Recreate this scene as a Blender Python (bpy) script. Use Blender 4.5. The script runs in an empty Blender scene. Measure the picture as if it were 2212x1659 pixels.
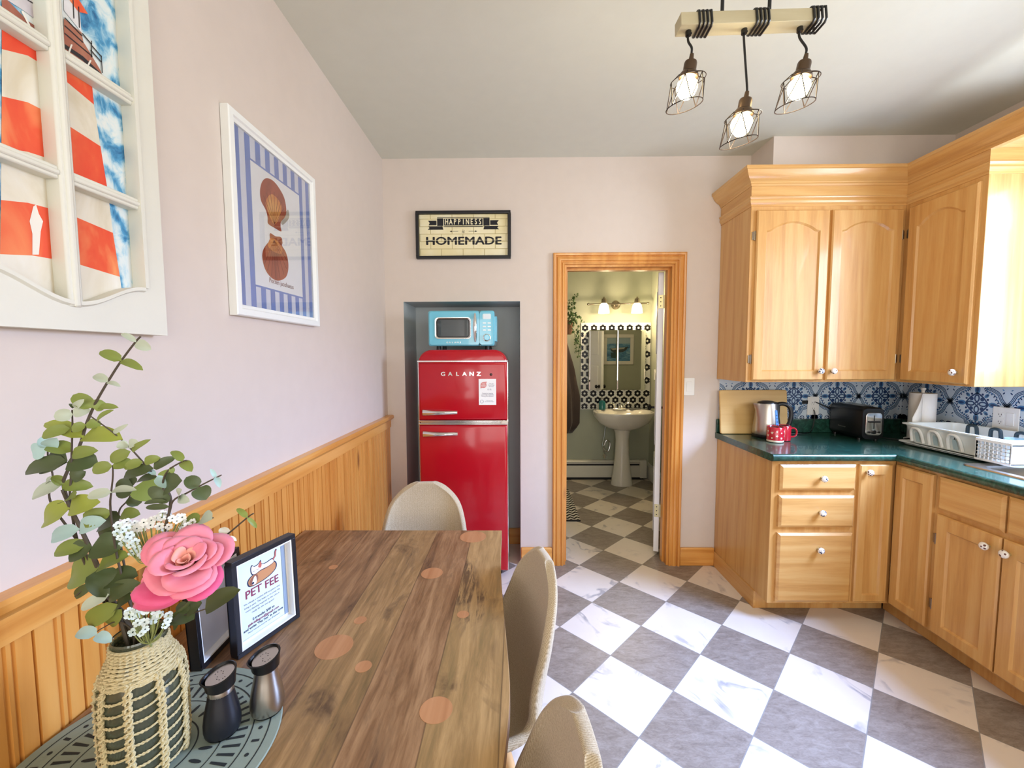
import bpy, bmesh, math, random
from mathutils import Vector, Matrix
random.seed(7)
C = bpy.context.scene.collection
sc = bpy.context.scene
PI = math.pi

# ---------------------------------------------------------------- camera
FPX, YAW, PIT, ROL, CH = 903.0, .0110, .0675, -.0036, 1.4295
cy_, sy_ = math.cos(YAW), math.sin(YAW)
cp_, sp_ = math.cos(PIT), math.sin(PIT)
cr_, sr_ = math.cos(ROL), math.sin(ROL)
_r = Vector((cy_, sy_, 0)); _f0 = Vector((-sy_, cy_, 0)); _u0 = Vector((0, 0, 1))
CF = _f0*cp_ - _u0*sp_
_u = _u0*cp_ + _f0*sp_
CR = _r*cr_ + _u*sr_
CU = _u*cr_ - _r*sr_
CP = Vector((0, 0, CH))
cam_d = bpy.data.cameras.new('camera'); cam = bpy.data.objects.new('camera', cam_d); C.objects.link(cam)
cam_d.sensor_width = 36; cam_d.lens = FPX/2212*36; cam_d.clip_start = .02
cam.matrix_world = Matrix(((CR.x, CU.x, -CF.x, CP.x), (CR.y, CU.y, -CF.y, CP.y), (CR.z, CU.z, -CF.z, CP.z), (0, 0, 0, 1)))
sc.camera = cam
def _ray(x, y): return CR*((x-1106)/FPX) - CU*((y-829.5)/FPX) + CF
def onY(x, y, Y): d = _ray(x, y); return CP + d*(Y/d.y)
def onX(x, y, X): d = _ray(x, y); return CP + d*(X/d.x)
def onZ(x, y, Z): d = _ray(x, y); return CP + d*((Z-CH)/d.z)

# ---------------------------------------------------------------- world, lights, exposure
sc.view_settings.view_transform = 'Standard'; sc.view_settings.look = 'None'
sc.view_settings.gamma = 1; sc.view_settings.use_curve_mapping = False
sc.view_settings.exposure = -0.05
w = bpy.data.worlds.new('sky'); sc.world = w; w.use_nodes = True
w.node_tree.nodes['Background'].inputs[0].default_value = (.9, .95, 1, 1)
w.node_tree.nodes['Background'].inputs[1].default_value = 1.5
def area(name, loc, direction, sx, sy, power, col, spread=PI):
    l = bpy.data.lights.new(name, 'AREA'); l.spread = spread; l.shape = 'RECTANGLE'; l.size = sx; l.size_y = sy
    l.energy = power; l.color = col
    o = bpy.data.objects.new(name, l); C.objects.link(o); o.location = loc
    o.rotation_euler = Vector(direction).to_track_quat('-Z', 'Y').to_euler()
    return o
area('daylight_sink_window', (2.66, 1.37, 1.80), (-1, 0, -.25), .84, .98, 52, (.76, .85, 1))
area('skylight_through_sink_window', (2.68, 1.37, 1.82), (-.75, -.05, -1), .84, .98, 108, (.30, .49, 1), math.radians(105))
area('rear_fill_light', (.95, -2.0, 1.55), (0, 1, 0), 2.4, 1.7, 50, (1, .93, .83))  # fill light added behind the camera, at an assumed wide rear window
area('daylight_rear_door', (-.62, -2.0, 1.25), (0, 1, 0), .5, 1.7, 15, (1, .97, .93))
def point(name, loc, power, col, r=.03):
    l = bpy.data.lights.new(name, 'POINT'); l.energy = power; l.color = col; l.shadow_soft_size = r
    o = bpy.data.objects.new(name, l); C.objects.link(o); o.location = loc
    return o

# ---------------------------------------------------------------- helpers
def lin(c):
    if isinstance(c, str):
        c = [int(c[i:i+2], 16)/255 for i in (0, 2, 4)]
    return tuple((v/12.92 if v <= .04045 else ((v+.055)/1.055)**2.4) for v in c) + (1,)
class NT:
    def __init__(s, name):
        s.m = bpy.data.materials.new(name); s.m.use_nodes = True
        s.t = s.m.node_tree; s.b = s.t.nodes['Principled BSDF']
    def n(s, typ, **k):
        nd = s.t.nodes.new(typ)
        for a, v in k.items():
            if a.startswith('i_'):
                key = a[2:]; key = int(key) if key.isdigit() else key.replace('_', ' ')
                sock = nd.inputs[key]
                if hasattr(v, 'is_output') or isinstance(v, bpy.types.NodeSocket): s.t.links.new(v, sock)
                else: sock.default_value = v
            else: setattr(nd, a, v)
        return nd
    def math(s, op, a, b=None, c=None):
        nd = s.t.nodes.new('ShaderNodeMath'); nd.operation = op
        for i, v in enumerate((a, b, c)):
            if v is None: continue
            if isinstance(v, bpy.types.NodeSocket): s.t.links.new(v, nd.inputs[i])
            else: nd.inputs[i].default_value = v
        return nd.outputs[0]
    def mix(s, f, a, b, mode='MIX'):
        nd = s.t.nodes.new('ShaderNodeMix'); nd.data_type = 'RGBA'; nd.blend_type = mode
        for i, v in ((0, f), (6, a), (7, b)):
            if isinstance(v, bpy.types.NodeSocket): s.t.links.new(v, nd.inputs[i])
            else: nd.inputs[i].default_value = v
        return nd.outputs[2]
    def ramp(s, f, stops):
        nd = s.t.nodes.new('ShaderNodeValToRGB'); s.t.links.new(f, nd.inputs[0])
        el = nd.color_ramp.elements
        while len(el) < len(stops): el.new(.5)
        for e, (p, c) in zip(el, stops): e.position = p; e.color = c if len(c) == 4 else lin(c)
        return nd.outputs[0]
    def coord(s, kind='Object', scale=(1, 1, 1), rot=(0, 0, 0), loc=(0, 0, 0)):
        tc = s.t.nodes.new('ShaderNodeTexCoord')
        mp = s.n('ShaderNodeMapping', i_0=tc.outputs[kind]); mp.inputs['Scale'].default_value = scale
        mp.inputs['Rotation'].default_value = rot; mp.inputs['Location'].default_value = loc
        return mp.outputs[0]
    def noise(s, vec, scale, detail=4, rough=.5, dist=0):
        nd = s.n('ShaderNodeTexNoise', i_Vector=vec); nd.inputs['Scale'].default_value = scale
        nd.inputs['Detail'].default_value = detail; nd.inputs['Roughness'].default_value = rough
        nd.inputs['Distortion'].default_value = dist
        return nd.outputs[0]
    def bump(s, h, strength=.1, dist=.01):
        nd = s.n('ShaderNodeBump', i_Height=h); nd.inputs['Strength'].default_value = strength
        nd.inputs['Distance'].default_value = dist
        s.t.links.new(nd.outputs[0], s.b.inputs['Normal'])
    def base(s, v):
        if isinstance(v, bpy.types.NodeSocket): s.t.links.new(v, s.b.inputs['Base Color'])
        else: s.b.inputs['Base Color'].default_value = v
def mat(name, col, rough=.5, metal=0, spec=.5, coat=0, bump=None, var=0, trans=0, emit=None, sheen=0, sub=0):
    k = NT(name); b = k.b
    c = lin(col)
    if var:
        v = k.noise(k.coord(scale=(1, 1, 1)), 6, 3)
        k.base(k.mix(v, tuple(x*(1-var) for x in c[:3])+(1,), tuple(min(1, x*(1+var)) for x in c[:3])+(1,)))
    else:
        # a faint procedural tone variation
        v = k.noise(k.coord(), 14, 2)
        k.base(k.mix(v, tuple(x*.97 for x in c[:3])+(1,), tuple(min(1, x*1.03) for x in c[:3])+(1,)))
    b.inputs['Roughness'].default_value = rough; b.inputs['Metallic'].default_value = metal
    b.inputs['Specular IOR Level'].default_value = spec; b.inputs['Coat Weight'].default_value = coat
    b.inputs['Transmission Weight'].default_value = trans
    b.inputs['Sheen Weight'].default_value = sheen
    if emit: b.inputs['Emission Color'].default_value = lin(emit[0]); b.inputs['Emission Strength'].default_value = emit[1]
    if bump: k.bump(k.noise(k.coord(), bump[0], 5), bump[1], bump[2] if len(bump) > 2 else .005)
    return k.m
def wood(name, tones, axis='Z', rough=.35, coat=.25, fine=60, coarse=3.5, knots=False, bump=.06, contrast=1):
    k = NT(name)
    st = {'X': (.06, 1, 1), 'Y': (1, .06, 1), 'Z': (1, 1, .06)}[axis]
    v = k.coord(scale=st)
    big = k.noise(v, coarse*3, 3, .5, .8)
    f = k.noise(v, fine, 5, .65, .3)
    wv = k.n('ShaderNodeTexWave', i_Vector=v, wave_type='BANDS', bands_direction='DIAGONAL')
    wv.inputs['Scale'].default_value = coarse*2.2; wv.inputs['Distortion'].default_value = 9
    wv.inputs['Detail'].default_value = 3; wv.inputs['Detail Scale'].default_value = 1.4
    s1 = k.math('MULTIPLY', wv.outputs['Fac'], .22*contrast)
    s2 = k.math('MULTIPLY_ADD', f, .60*contrast, s1)
    s3 = k.math('MULTIPLY_ADD', big, .6, s2)
    s3 = k.math('SUBTRACT', s3, .2)
    col = k.ramp(s3, [(.12, tones[0]), (.45, tones[1]), (.85, tones[2])])
    if knots:
        vo = k.n('ShaderNodeTexVoronoi', i_Vector=k.coord(scale={'X': (.35, 1, 1), 'Y': (1, .35, 1), 'Z': (1, 1, .35)}[axis]))
        vo.inputs['Scale'].default_value = knots
        kf = k.ramp(vo.outputs['Distance'], [(.0, (1, 1, 1, 1)), (.05, (.7, .7, .7, 1)), (.12, (0, 0, 0, 1))])
        col = k.mix(kf, col, lin('7a4420'))
    k.base(col)
    k.b.inputs['Roughness'].default_value = rough; k.b.inputs['Coat Weight'].default_value = coat
    k.b.inputs['Coat Roughness'].default_value = .12
    if bump: k.bump(s3, bump, .004)
    return k.m

class G:
    """collects shapes; becomes one mesh object"""
    def __init__(s): s.v = []; s.f = []; s.mi = []
    def add(s, vs, fs, m=0):
        b = len(s.v); s.v += [Vector(v) for v in vs]
        for f in fs: s.f.append([b+i for i in f]); s.mi.append(m)
        return s
    def box(s, x0, x1, y0, y1, z0, z1, m=0):
        vs = [(x, y, z) for x in (x0, x1) for y in (y0, y1) for z in (z0, z1)]
        return s.add(vs, [(0, 1, 3, 2), (4, 6, 7, 5), (0, 4, 5, 1), (2, 3, 7, 6), (0, 2, 6, 4), (1, 5, 7, 3)], m)
    def prism(s, pts, d, m=0, m2=None):
        n = len(pts); pts = [Vector(p) for p in pts]; d = Vector(d)
        s.add(pts + [p+d for p in pts], [], m); b = len(s.v)-2*n
        s.f.append([b+i for i in range(n)]); s.mi.append(m)
        s.f.append([b+n+i for i in reversed(range(n))]); s.mi.append(m)
        for i in range(n):
            j = (i+1) % n; s.f.append([b+j, b+i, b+n+i, b+n+j]); s.mi.append(m if m2 is None else m2)
        return s
    def tube(s, pts, r, n=8, m=0, closed=False, cap=True):
        pts = [Vector(p) for p in pts]; k = len(pts)
        rr = r if isinstance(r, (list, tuple)) else [r]*k
        b = len(s.v); up = None
        for i, p in enumerate(pts):
            if closed: t = pts[(i+1) % k] - pts[i-1]
            else: t = pts[min(i+1, k-1)] - pts[max(i-1, 0)]
            if t.length < 1e-9: t = Vector((0, 0, 1))
            t.normalize()
            if up is None:
                up = Vector((0, 0, 1)) if abs(t.z) < .9 else Vector((1, 0, 0))
            a = up - t*up.dot(t)
            if a.length < 1e-5: a = t.orthogonal()
            a.normalize(); up = a; c = t.cross(a)
            for j in range(n):
                an = 2*PI*j/n; s.v.append(p + (a*math.cos(an)+c*math.sin(an))*rr[i])
        for i in range(k if closed else k-1):
            for j in range(n):
                q = (j+1) % n; i2 = (i+1) % k
                s.f.append([b+i*n+j, b+i*n+q, b+i2*n+q, b+i2*n+j]); s.mi.append(m)
        if cap and not closed:
            s.f.append([b+j for j in reversed(range(n))]); s.mi.append(m)
            s.f.append([b+(k-1)*n+j for j in range(n)]); s.mi.append(m)
        return s
    def lathe(s, prof, c=(0, 0, 0), n=32, m=0, axis='Z', sq=(1, 1), ms=None):
        b = len(s.v); c = Vector(c)
        for r, z in prof:
            for j in range(n):
                a = 2*PI*j/n; x, y = r*math.cos(a)*sq[0], r*math.sin(a)*sq[1]
                p = {'Z': (x, y, z), 'Y': (x, -z, y), 'X': (-z, x, y)}[axis]
                s.v.append(c+Vector(p))
        for i in range(len(prof)-1):
            for j in range(n):
                q = (j+1) % n
                s.f.append([b+i*n+j, b+i*n+q, b+(i+1)*n+q, b+(i+1)*n+j]); s.mi.append(ms[i] if ms else m)
        if prof[0][0] > 1e-6: s.f.append([b+j for j in reversed(range(n))]); s.mi.append(ms[0] if ms else m)
        if prof[-1][0] > 1e-6: s.f.append([b+(len(prof)-1)*n+j for j in range(n)]); s.mi.append(ms[-1] if ms else m)
        return s
    def loft(s, rings, m=0, closed=True, cap=True):
        n = len(rings[0]); b = len(s.v)
        for r in rings: s.v += [Vector(p) for p in r]
        for i in range(len(rings)-1):
            for j in range(n if closed else n-1):
                q = (j+1) % n
                s.f.append([b+i*n+j, b+i*n+q, b+(i+1)*n+q, b+(i+1)*n+j]); s.mi.append(m)
        if cap and closed:
            s.f.append([b+j for j in reversed(range(n))]); s.mi.append(m)
            s.f.append([b+(len(rings)-1)*n+j for j in range(n)]); s.mi.append(m)
        return s
    def sphere(s, c, r, m=0, n=12, sq=(1, 1, 1)):
        c = Vector(c); rings = []
        for i in range(1, n//2+1):
            pass
        prof = [(math.sin(PI*i/(n//2))*r, -math.cos(PI*i/(n//2))*r) for i in range(n//2+1)]
        b = len(s.v); s.lathe([(max(p[0], 1e-7), p[1]) for p in prof], (0, 0, 0), n, m)
        for i in range(b, len(s.v)):
            v = s.v[i]; s.v[i] = c+Vector((v.x*sq[0], v.y*sq[1], v.z*sq[2]))
        return s
    def xf(s, M, start=0):
        for i in range(start, len(s.v)): s.v[i] = M @ s.v[i]
        return s
class Fr:
    """a local frame: origin, u, v, w axes"""
    def __init__(s, o, U, V, W): s.o, s.U, s.V, s.W = Vector(o), Vector(U), Vector(V), Vector(W)
    def __call__(s, u, v, w=0): return s.o + s.U*u + s.V*v + s.W*w
    def M(s): return Matrix(((s.U.x, s.V.x, s.W.x, s.o.x), (s.U.y, s.V.y, s.W.y, s.o.y), (s.U.z, s.V.z, s.W.z, s.o.z), (0, 0, 0, 1)))
WM = {}
def obj(name, g, mats, parent=None, bevel=0, ang=35, smooth=True, local=False, seg=2, weld=True, subsurf=0, solid=0, solid_off=0):
    me = bpy.data.meshes.new(name)
    vs = g.v
    P = WM.get(parent.name) if parent else None
    if P is not None and not local:
        I = P.inverted(); vs = [I @ v for v in vs]
    me.from_pydata([tuple(v) for v in vs], [], g.f)
    for i, p in enumerate(me.polygons): p.material_index = g.mi[i]
    if not isinstance(mats, (list, tuple)): mats = [mats]
    for m in mats: me.materials.append(m)
    bm = bmesh.new(); bm.from_mesh(me)
    if weld: bmesh.ops.remove_doubles(bm, verts=bm.verts, dist=1e-5)
    bmesh.ops.recalc_face_normals(bm, faces=bm.faces)
    bm.to_mesh(me); bm.free()
    if smooth:
        for p in me.polygons: p.use_smooth = True
        me.set_sharp_from_angle(angle=math.radians(ang))
    o = bpy.data.objects.new(name, me); C.objects.link(o)
    if parent: o.parent = parent
    WM[o.name] = (P if P is not None else Matrix.Identity(4))
    if solid: md = o.modifiers.new('s', 'SOLIDIFY'); md.thickness = solid; md.offset = solid_off
    if bevel: md = o.modifiers.new('b', 'BEVEL'); md.width = bevel; md.segments = seg; md.limit_method = 'ANGLE'; md.angle_limit = math.radians(40); md.harden_normals = False
    if subsurf: md = o.modifiers.new('ss', 'SUBSURF'); md.levels = subsurf; md.render_levels = subsurf
    return o
def tag(o, label=None, cat=None, group=None, kind=None):
    if label: o['label'] = label
    if cat: o['category'] = cat
    if group: o['group'] = group
    if kind: o['kind'] = kind
    return o
def thing(name, loc, label=None, cat=None, rz=0, group=None, kind=None):
    o = bpy.data.objects.new(name, None); C.objects.link(o); o.empty_display_size = .05
    o.location = loc; o.rotation_euler = (0, 0, rz)
    WM[o.name] = Matrix.Translation(Vector(loc)) @ Matrix.Rotation(rz, 4, 'Z')
    return tag(o, label, cat, group, kind)
def copy_tree(o, loc, rz, label, parent=None):
    c = o.copy(); C.objects.link(c)
    if parent is None:
        c.location = loc; c.rotation_euler = (0, 0, rz); c['label'] = label
        WM[c.name] = Matrix.Translation(Vector(loc)) @ Matrix.Rotation(rz, 4, 'Z')
    else: c.parent = parent
    for ch in list(o.children): copy_tree(ch, None, None, None, c)
    return c
def struct(name, g, m, **k): return tag(obj(name, g, m, **k), kind='structure')
def text(g, body, fr, size, m=0, ext=.0005, sx=1, align='CENTER', off=0, sp=1):
    cu = bpy.data.curves.new('t', 'FONT'); cu.body = body; cu.size = size; cu.extrude = ext; cu.align_x = align
    cu.offset = 0; cu.space_character = sp; cu.resolution_u = 3; cu.align_y = 'CENTER'
    o = bpy.data.objects.new('t', cu); C.objects.link(o)
    dg = bpy.context.evaluated_depsgraph_get(); dg.update()
    e = o.evaluated_get(dg); me = e.to_mesh()
    vs = [fr(v.co.x*sx, v.co.y, v.co.z) for v in me.vertices]
    fs = [tuple(p.vertices) for p in me.polygons]
    e.to_mesh_clear(); bpy.data.objects.remove(o); bpy.data.curves.remove(cu)
    if vs: g.add(vs, fs, m)
    return g
def btext(g, body, fr, size, m, ext, sx, d):
    for k_, (a_, b_) in enumerate(((-d, 0), (d, 0), (0, d*.6), (0, -d*.6), (0, 0))): text(g, body, Fr(fr(a_, b_, k_*.00004), fr.U, fr.V, fr.W), size, m, ext, sx)
def ribbon(g, pts, wd, fr, w, m=0):
    """a flat stroke of width wd along 2d points"""
    L = []; Rr = []
    k = len(pts)
    for i in range(k):
        a = Vector(pts[max(i-1, 0)]); b = Vector(pts[min(i+1, k-1)]); t = (b-a)
        if t.length < 1e-9: t = Vector((1, 0))
        t.normalize(); n = Vector((-t.y, t.x)); wi = wd[i] if isinstance(wd, (list, tuple)) else wd
        p = Vector(pts[i]); L.append(p+n*wi/2); Rr.append(p-n*wi/2)
    vs = [fr(p.x, p.y, w) for p in L] + [fr(p.x, p.y, w) for p in Rr]
    g.add(vs, [(i, i+1, k+i+1, k+i) for i in range(k-1)], m)
def disc(g, c, r, fr, w, m=0, n=16, ry=None, rot=0):
    ry = r if ry is None else ry
    ps = []
    for i in range(n):
        a = 2*PI*i/n; x, y = r*math.cos(a), ry*math.sin(a)
        ps.append(fr(c[0]+x*math.cos(rot)-y*math.sin(rot), c[1]+x*math.sin(rot)+y*math.cos(rot), w))
    g.add(ps, [tuple(range(n))], m)
def spl(pts, n=8, closed=False):
    """Catmull-Rom through points"""
    P = [Vector(p) for p in pts]; k = len(P); out = []
    rng = range(k) if closed else range(k-1)
    for i in rng:
        p0 = P[i-1] if (i or closed) else P[0]; p1 = P[i]; p2 = P[(i+1) % k]
        p3 = P[(i+2) % k] if (closed or i+2 < k) else P[-1]
        for j in range(n):
            t = j/n; t2 = t*t; t3 = t2*t
            out.append(.5*((2*p1)+(p2-p0)*t+(2*p0-5*p1+4*p2-p3)*t2+(3*p1-p0-3*p2+p3)*t3))
    if not closed: out.append(P[-1])
    return out
def rrect(x0, x1, y0, y1, r, n=5):
    o = []
    for cx, cy, a0 in ((x1-r, y0+r, -PI/2), (x1-r, y1-r, 0), (x0+r, y1-r, PI/2), (x0+r, y0+r, PI)):
        for i in range(n+1):
            a = a0+PI/2*i/n; o.append((cx+r*math.cos(a), cy+r*math.sin(a)))
    return o

# ---------------------------------------------------------------- materials
M = {}
M['wall'] = mat('wall_paint', 'd8cbc0', .55, bump=(90, .05))
M['ceiling'] = mat('ceiling_paint', 'd6d6c8', .8, bump=(70, .05))
M['alcove'] = mat('alcove_grey_paint', 'bcc2c1', .6)
M['mint'] = mat('bathroom_mint_paint', 'aaaf9c', .6)
M['bath_ceiling'] = mat('bathroom_ceiling', 'c8c8b8', .8)
M['white_trim'] = mat('white_trim_paint', 'e4e2da', .4)
M['white_door'] = mat('white_door_paint', 'eceef0', .35)
OAK = ('b47f42', 'cd9a58', 'dab070')
M['oakZ'] = wood('honey_oak_upright', OAK, 'Z', contrast=.95, fine=85, coat=.35, rough=.40)
M['oakX'] = wood('honey_oak_sideways', OAK, 'X', contrast=1.0, fine=85)
M['oakY'] = wood('honey_oak_depthways', OAK, 'Y', contrast=1.0, fine=85)
PINE = ('c27a30', 'dd9c4c', 'eab468')
M['pineZ'] = wood('pine_upright', PINE, 'Z', knots=5, fine=40, contrast=.6)
M['pineX'] = wood('pine_sideways', PINE, 'X', knots=5, fine=40)
M['pineY'] = wood('pine_depthways', PINE, 'Y', knots=5, fine=40)
M['chrome'] = mat('chrome', 'e6e6e6', .12, 1)
M['steel'] = mat('brushed_steel', 'b9b4ad', .3, 1)
M['nickel'] = mat('brushed_nickel', '9a8f80', .3, 1)
M['brass'] = mat('old_brass', 'c8bc8e', .35, .8)
M['black'] = mat('black_plastic', '0c0d10', .35)
M['black_frame'] = mat('black_frame_paint', '15151a', .4)
M['white_plastic'] = mat('white_plastic', 'f2f2ee', .35)
M['glass'] = mat('clear_glass', 'ffffff', .02, trans=1)
M['paper'] = mat('paper', 'f4f4f2', .7)
M['ink'] = mat('ink', '15151c', .7)
M['ceramic'] = mat('white_ceramic', 'e8e4da', .12, coat=.5)

def floor_material():
    k = NT('checker_tile')
    T = .3048; th = -.7623
    ox, oy = .4447, 1.909
    tc = k.n('ShaderNodeTexCoord').outputs['Object']
    sx = k.n('ShaderNodeSeparateXYZ', i_0=tc)
    X = k.math('SUBTRACT', sx.outputs[0], ox); Y = k.math('SUBTRACT', sx.outputs[1], oy)
    c, s = math.cos(th)/T, math.sin(th)/T
    u = k.math('ADD', k.math('MULTIPLY', X, c), k.math('MULTIPLY', Y, s))
    v = k.math('ADD', k.math('MULTIPLY', X, -s), k.math('MULTIPLY', Y, c))
    iu = k.math('FLOOR', u); iv = k.math('FLOOR', v)
    par = k.math('PINGPONG', k.math('ADD', iu, iv), 1.0)
    fu = k.math('FRACT', u); fv = k.math('FRACT', v)
    e1 = k.math('MINIMUM', fu, k.math('SUBTRACT', 1, fu)); e2 = k.math('MINIMUM', fv, k.math('SUBTRACT', 1, fv))
    ed = k.math('LESS_THAN', k.math('MINIMUM', e1, e2), .006)
    off = k.n('ShaderNodeCombineXYZ'); 
    k.t.links.new(k.math('MULTIPLY', iu, 3.71), off.inputs[0]); k.t.links.new(k.math('MULTIPLY', iv, 7.13), off.inputs[1])
    vec = k.n('ShaderNodeVectorMath', operation='ADD'); k.t.links.new(tc, vec.inputs[0]); k.t.links.new(off.outputs[0], vec.inputs[1])
    V = vec.outputs[0]
    # dark slate tile: fine flowing streaks
    mp = k.n('ShaderNodeMapping', i_0=V); mp.inputs['Scale'].default_value = (1, 2.6, 1); mp.inputs['Rotation'].default_value = (0, 0, .5)
    n1 = k.noise(mp.outputs[0], 9, 6, .62, 1.6)
    n1b = k.noise(mp.outputs[0], 30, 4, .6, 2.5)
    dark = k.ramp(k.math('MULTIPLY_ADD', n1b, .4, k.math('MULTIPLY', n1, .6)), [(.34, lin('74695f')), (.5, lin('8d8176')), (.66, lin('a0958a'))])
    # white marble tile with thin grey veins
    wn = k.n('ShaderNodeTexNoise', i_Vector=V); wn.inputs['Scale'].default_value = 3.2; wn.inputs['Detail'].default_value = 7; wn.inputs['Distortion'].default_value = 1.2
    d = k.math('ABSOLUTE', k.math('SUBTRACT', wn.outputs[0], .5))
    vein = k.ramp(d, [(0, (1, 1, 1, 1)), (.016, (.7, .7, .7, 1)), (.04, (0, 0, 0, 1))])
    mask = k.ramp(k.noise(V, 5, 3), [(.5, (0, 0, 0, 1)), (.64, (1, 1, 1, 1))])
    vf = k.math('MULTIPLY', vein, mask)
    vf = k.math('MULTIPLY', vf, .9)
    cloud = k.mix(k.noise(V, 6, 4), lin('d9cdbf'), lin('e6dccf'))
    white = k.mix(vf, cloud, lin('938f92'))
    col = k.mix(par, dark, white)
    col = k.mix(ed, col, lin('8d8985'))
    k.base(col)
    k.b.inputs['Roughness'].default_value = .33
    k.bump(k.noise(V, 60, 3), .03, .002)
    return k.m
M['floor'] = floor_material()

# ---------------------------------------------------------------- room shell
XL, XR, YB, ZC = -.865, 2.55, 2.78, 2.70
struct('floor', G().box(-1.1, 2.9, -1.95, 5.0, -.08, 0), M['floor'])
struct('ceiling', G().box(-1.1, 2.75, -1.95, 2.9, ZC, ZC+.08), M['ceiling'])
struct('wall_left', G().box(XL-.12, XL, -1.95, 3.2, 0, ZC), M['wall'])
DX0, DX1, DZ = .315, 1.03, 2.02          # door opening
AX0, AX1, AZ, AY = -.745, .025, 1.788, 3.11   # fridge alcove
g = G()
for b in ((XL, AX0, 0, ZC), (AX0, AX1, AZ, ZC), (AX1, DX0, 0, ZC), (DX0, DX1, DZ, ZC), (DX1, XR+.1, 0, ZC)):
    g.box(b[0], b[1], YB, YB+.12, b[2], b[3])
struct('wall_back', g, M['wall'])
g = G().box(AX0-.02, AX0+.001, YB+.001, AY, 0, AZ+.02).box(AX1-.001, AX1+.02, YB+.001, AY, 0, AZ+.02).box(AX0-.02, AX1+.02, AY, AY+.04, 0, AZ+.02).box(AX0, AX1, YB+.001, AY, AZ-.001, AZ+.02)
struct('wall_alcove', g, M['alcove'])
struct('trim_3', G().box(AX0, AX1, AY-.018, AY, 0, .12), M['pineX'])
# right wall with the sink window opening
WY0, WY1, WZ0, WZ1 = .93, 1.81, 1.29, 2.30
g = G().box(XR, XR+.12, -1.95, WY0, 0, ZC).box(XR, XR+.12, WY1, YB, 0, ZC).box(XR, XR+.12, WY0, WY1, 0, WZ0).box(XR, XR+.12, WY0, WY1, WZ1, ZC)
struct('wall_right', g, M['wall'])
# rear wall with a wide window added for fill light, and a narrow glazed door
RX0, RX1, RZ0, RZ1 = -.25, 2.15, .72, 2.38
g = G().box(XL, -.86, -1.9, -1.8, 0, ZC).box(-.38, RX0, -1.9, -1.8, 0, ZC).box(-.86, -.38, -1.9, -1.8, 0, .4).box(-.86, -.38, -1.9, -1.8, 2.1, ZC)
g.box(RX0, RX1, -1.9, -1.8, 0, RZ0).box(RX0, RX1, -1.9, -1.8, RZ1, ZC).box(RX1, XR, -1.9, -1.8, 0, ZC)
struct('wall_rear', g, M['wall'])
def window(name, rect, plane, n, axis):
    a0, a1, z0, z1 = rect
    g = G(); t = .05
    def bx(a, b, c, d):
        if axis == 'X': g.box(plane-.02, plane+.02, a, b, c, d)
        else: g.box(a, b, plane-.02, plane+.02, c, d)
    bx(a0, a1, z0, z0+t); bx(a0, a1, z1-t, z1); bx(a0, a0+t, z0, z1); bx(a1-t, a1, z0, z1)
    for i in range(1, n): c = a0+(a1-a0)*i/n; bx(c-.02, c+.02, z0, z1)
    return struct(name, g, M['white_trim'])
window('window_1', (WY0, WY1, WZ0, WZ1), XR+.06, 2, 'X')
window('fill_window', (RX0, RX1, RZ0, RZ1), -1.85, 3, 'Y')  # frame of the unseen window added for the rear fill
window('window_3', (-.86, -.38, .4, 2.1), -1.85, 1, 'Y')
# chase above the wall cabinets
struct('wall_bulkhead', G().box(1.505, XR, 2.545, YB, 2.2, ZC), M['wall'])
# bathroom
BY = 4.80
g = G().box(.05, 2.5, BY, BY+.1, 0, 2.6)
struct('wall_bathroom_back', g, M['mint'])
struct('wall_bathroom_left', G().box(.05, .10, 2.9, BY, 0, 2.6), M['mint'])
struct('wall_bathroom_right', G().box(1.53, 2.4, 4.30, BY, 0, 2.6).box(2.4, 2.5, 2.9, BY, 0, 2.6), M['mint'])
g = G().box(.05, DX0, 2.9, 2.915, 0, 2.6).box(DX1, 2.4, 2.9, 2.915, 0, 2.6).box(DX0, DX1, 2.9, 2.915, DZ, 2.6)
struct('wall_bathroom_front', g, M['mint'])
struct('ceiling_bathroom', G().box(-.05, 2.5, 2.9, BY+.1, 2.6, 2.68), M['bath_ceiling'])
g = G().box(1.515, 1.53, 4.30, BY, 0, .16).box(1.52, 1.53, 4.30, BY, .16, .19)
struct('baseboard_bathroom', g, M['white_trim'], bevel=.004)
# white casing on the bathroom side, seen in the mirror
struct('trim_4', G().box(1.18, 1.29, 2.915, 2.935, 0, 2.1).box(1.29, 1.32, 2.915, 2.945, 0, 2.1), M['white_trim'], bevel=.003)

# door casing (mitred, ridged) with jamb
def casing(g, xl, xr, zt, y, prof):
    rings = []
    for P in ((lambda d: (xl-d, 0)), (lambda d: (xl-d, zt+d)), (lambda d: (xr+d, zt+d)), (lambda d: (xr+d, 0))):
        rings.append([(P(d)[0], y-wv, P(d)[1]) for d, wv in prof])
    g.loft(rings)
prof = [(0, 0), (0, .014), (.004, .018), (.012, .018), (.016, .012), (.021, .012), (.026, .020), (.036, .022), (.046, .020), (.050, .013), (.054, .013), (.058, .022), (.068, .024), (.074, .020), (.074, 0)]
g = G(); casing(g, DX0, DX1, DZ, YB, prof)
cas = struct('trim_2', g, M['pineZ'], ang=25)
g = G().box(DX0-.001, DX0+.014, YB-.003, YB+.125, 0, DZ).box(DX1-.014, DX1+.001, YB-.003, YB+.125, 0, DZ).box(DX0+.014, DX1-.014, YB-.003, YB+.125, DZ-.014, DZ+.001)
g.box(DX0+.014, DX0+.026, YB+.045, YB+.085, 0, DZ-.014).box(DX1-.026, DX1-.014, YB+.045, YB+.085, 0, DZ-.014).box(DX0+.026, DX1-.026, YB+.045, YB+.085, DZ-.028, DZ-.014)
struct('trim_5', g, M['pineZ'], weld=False, smooth=False)
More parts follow.
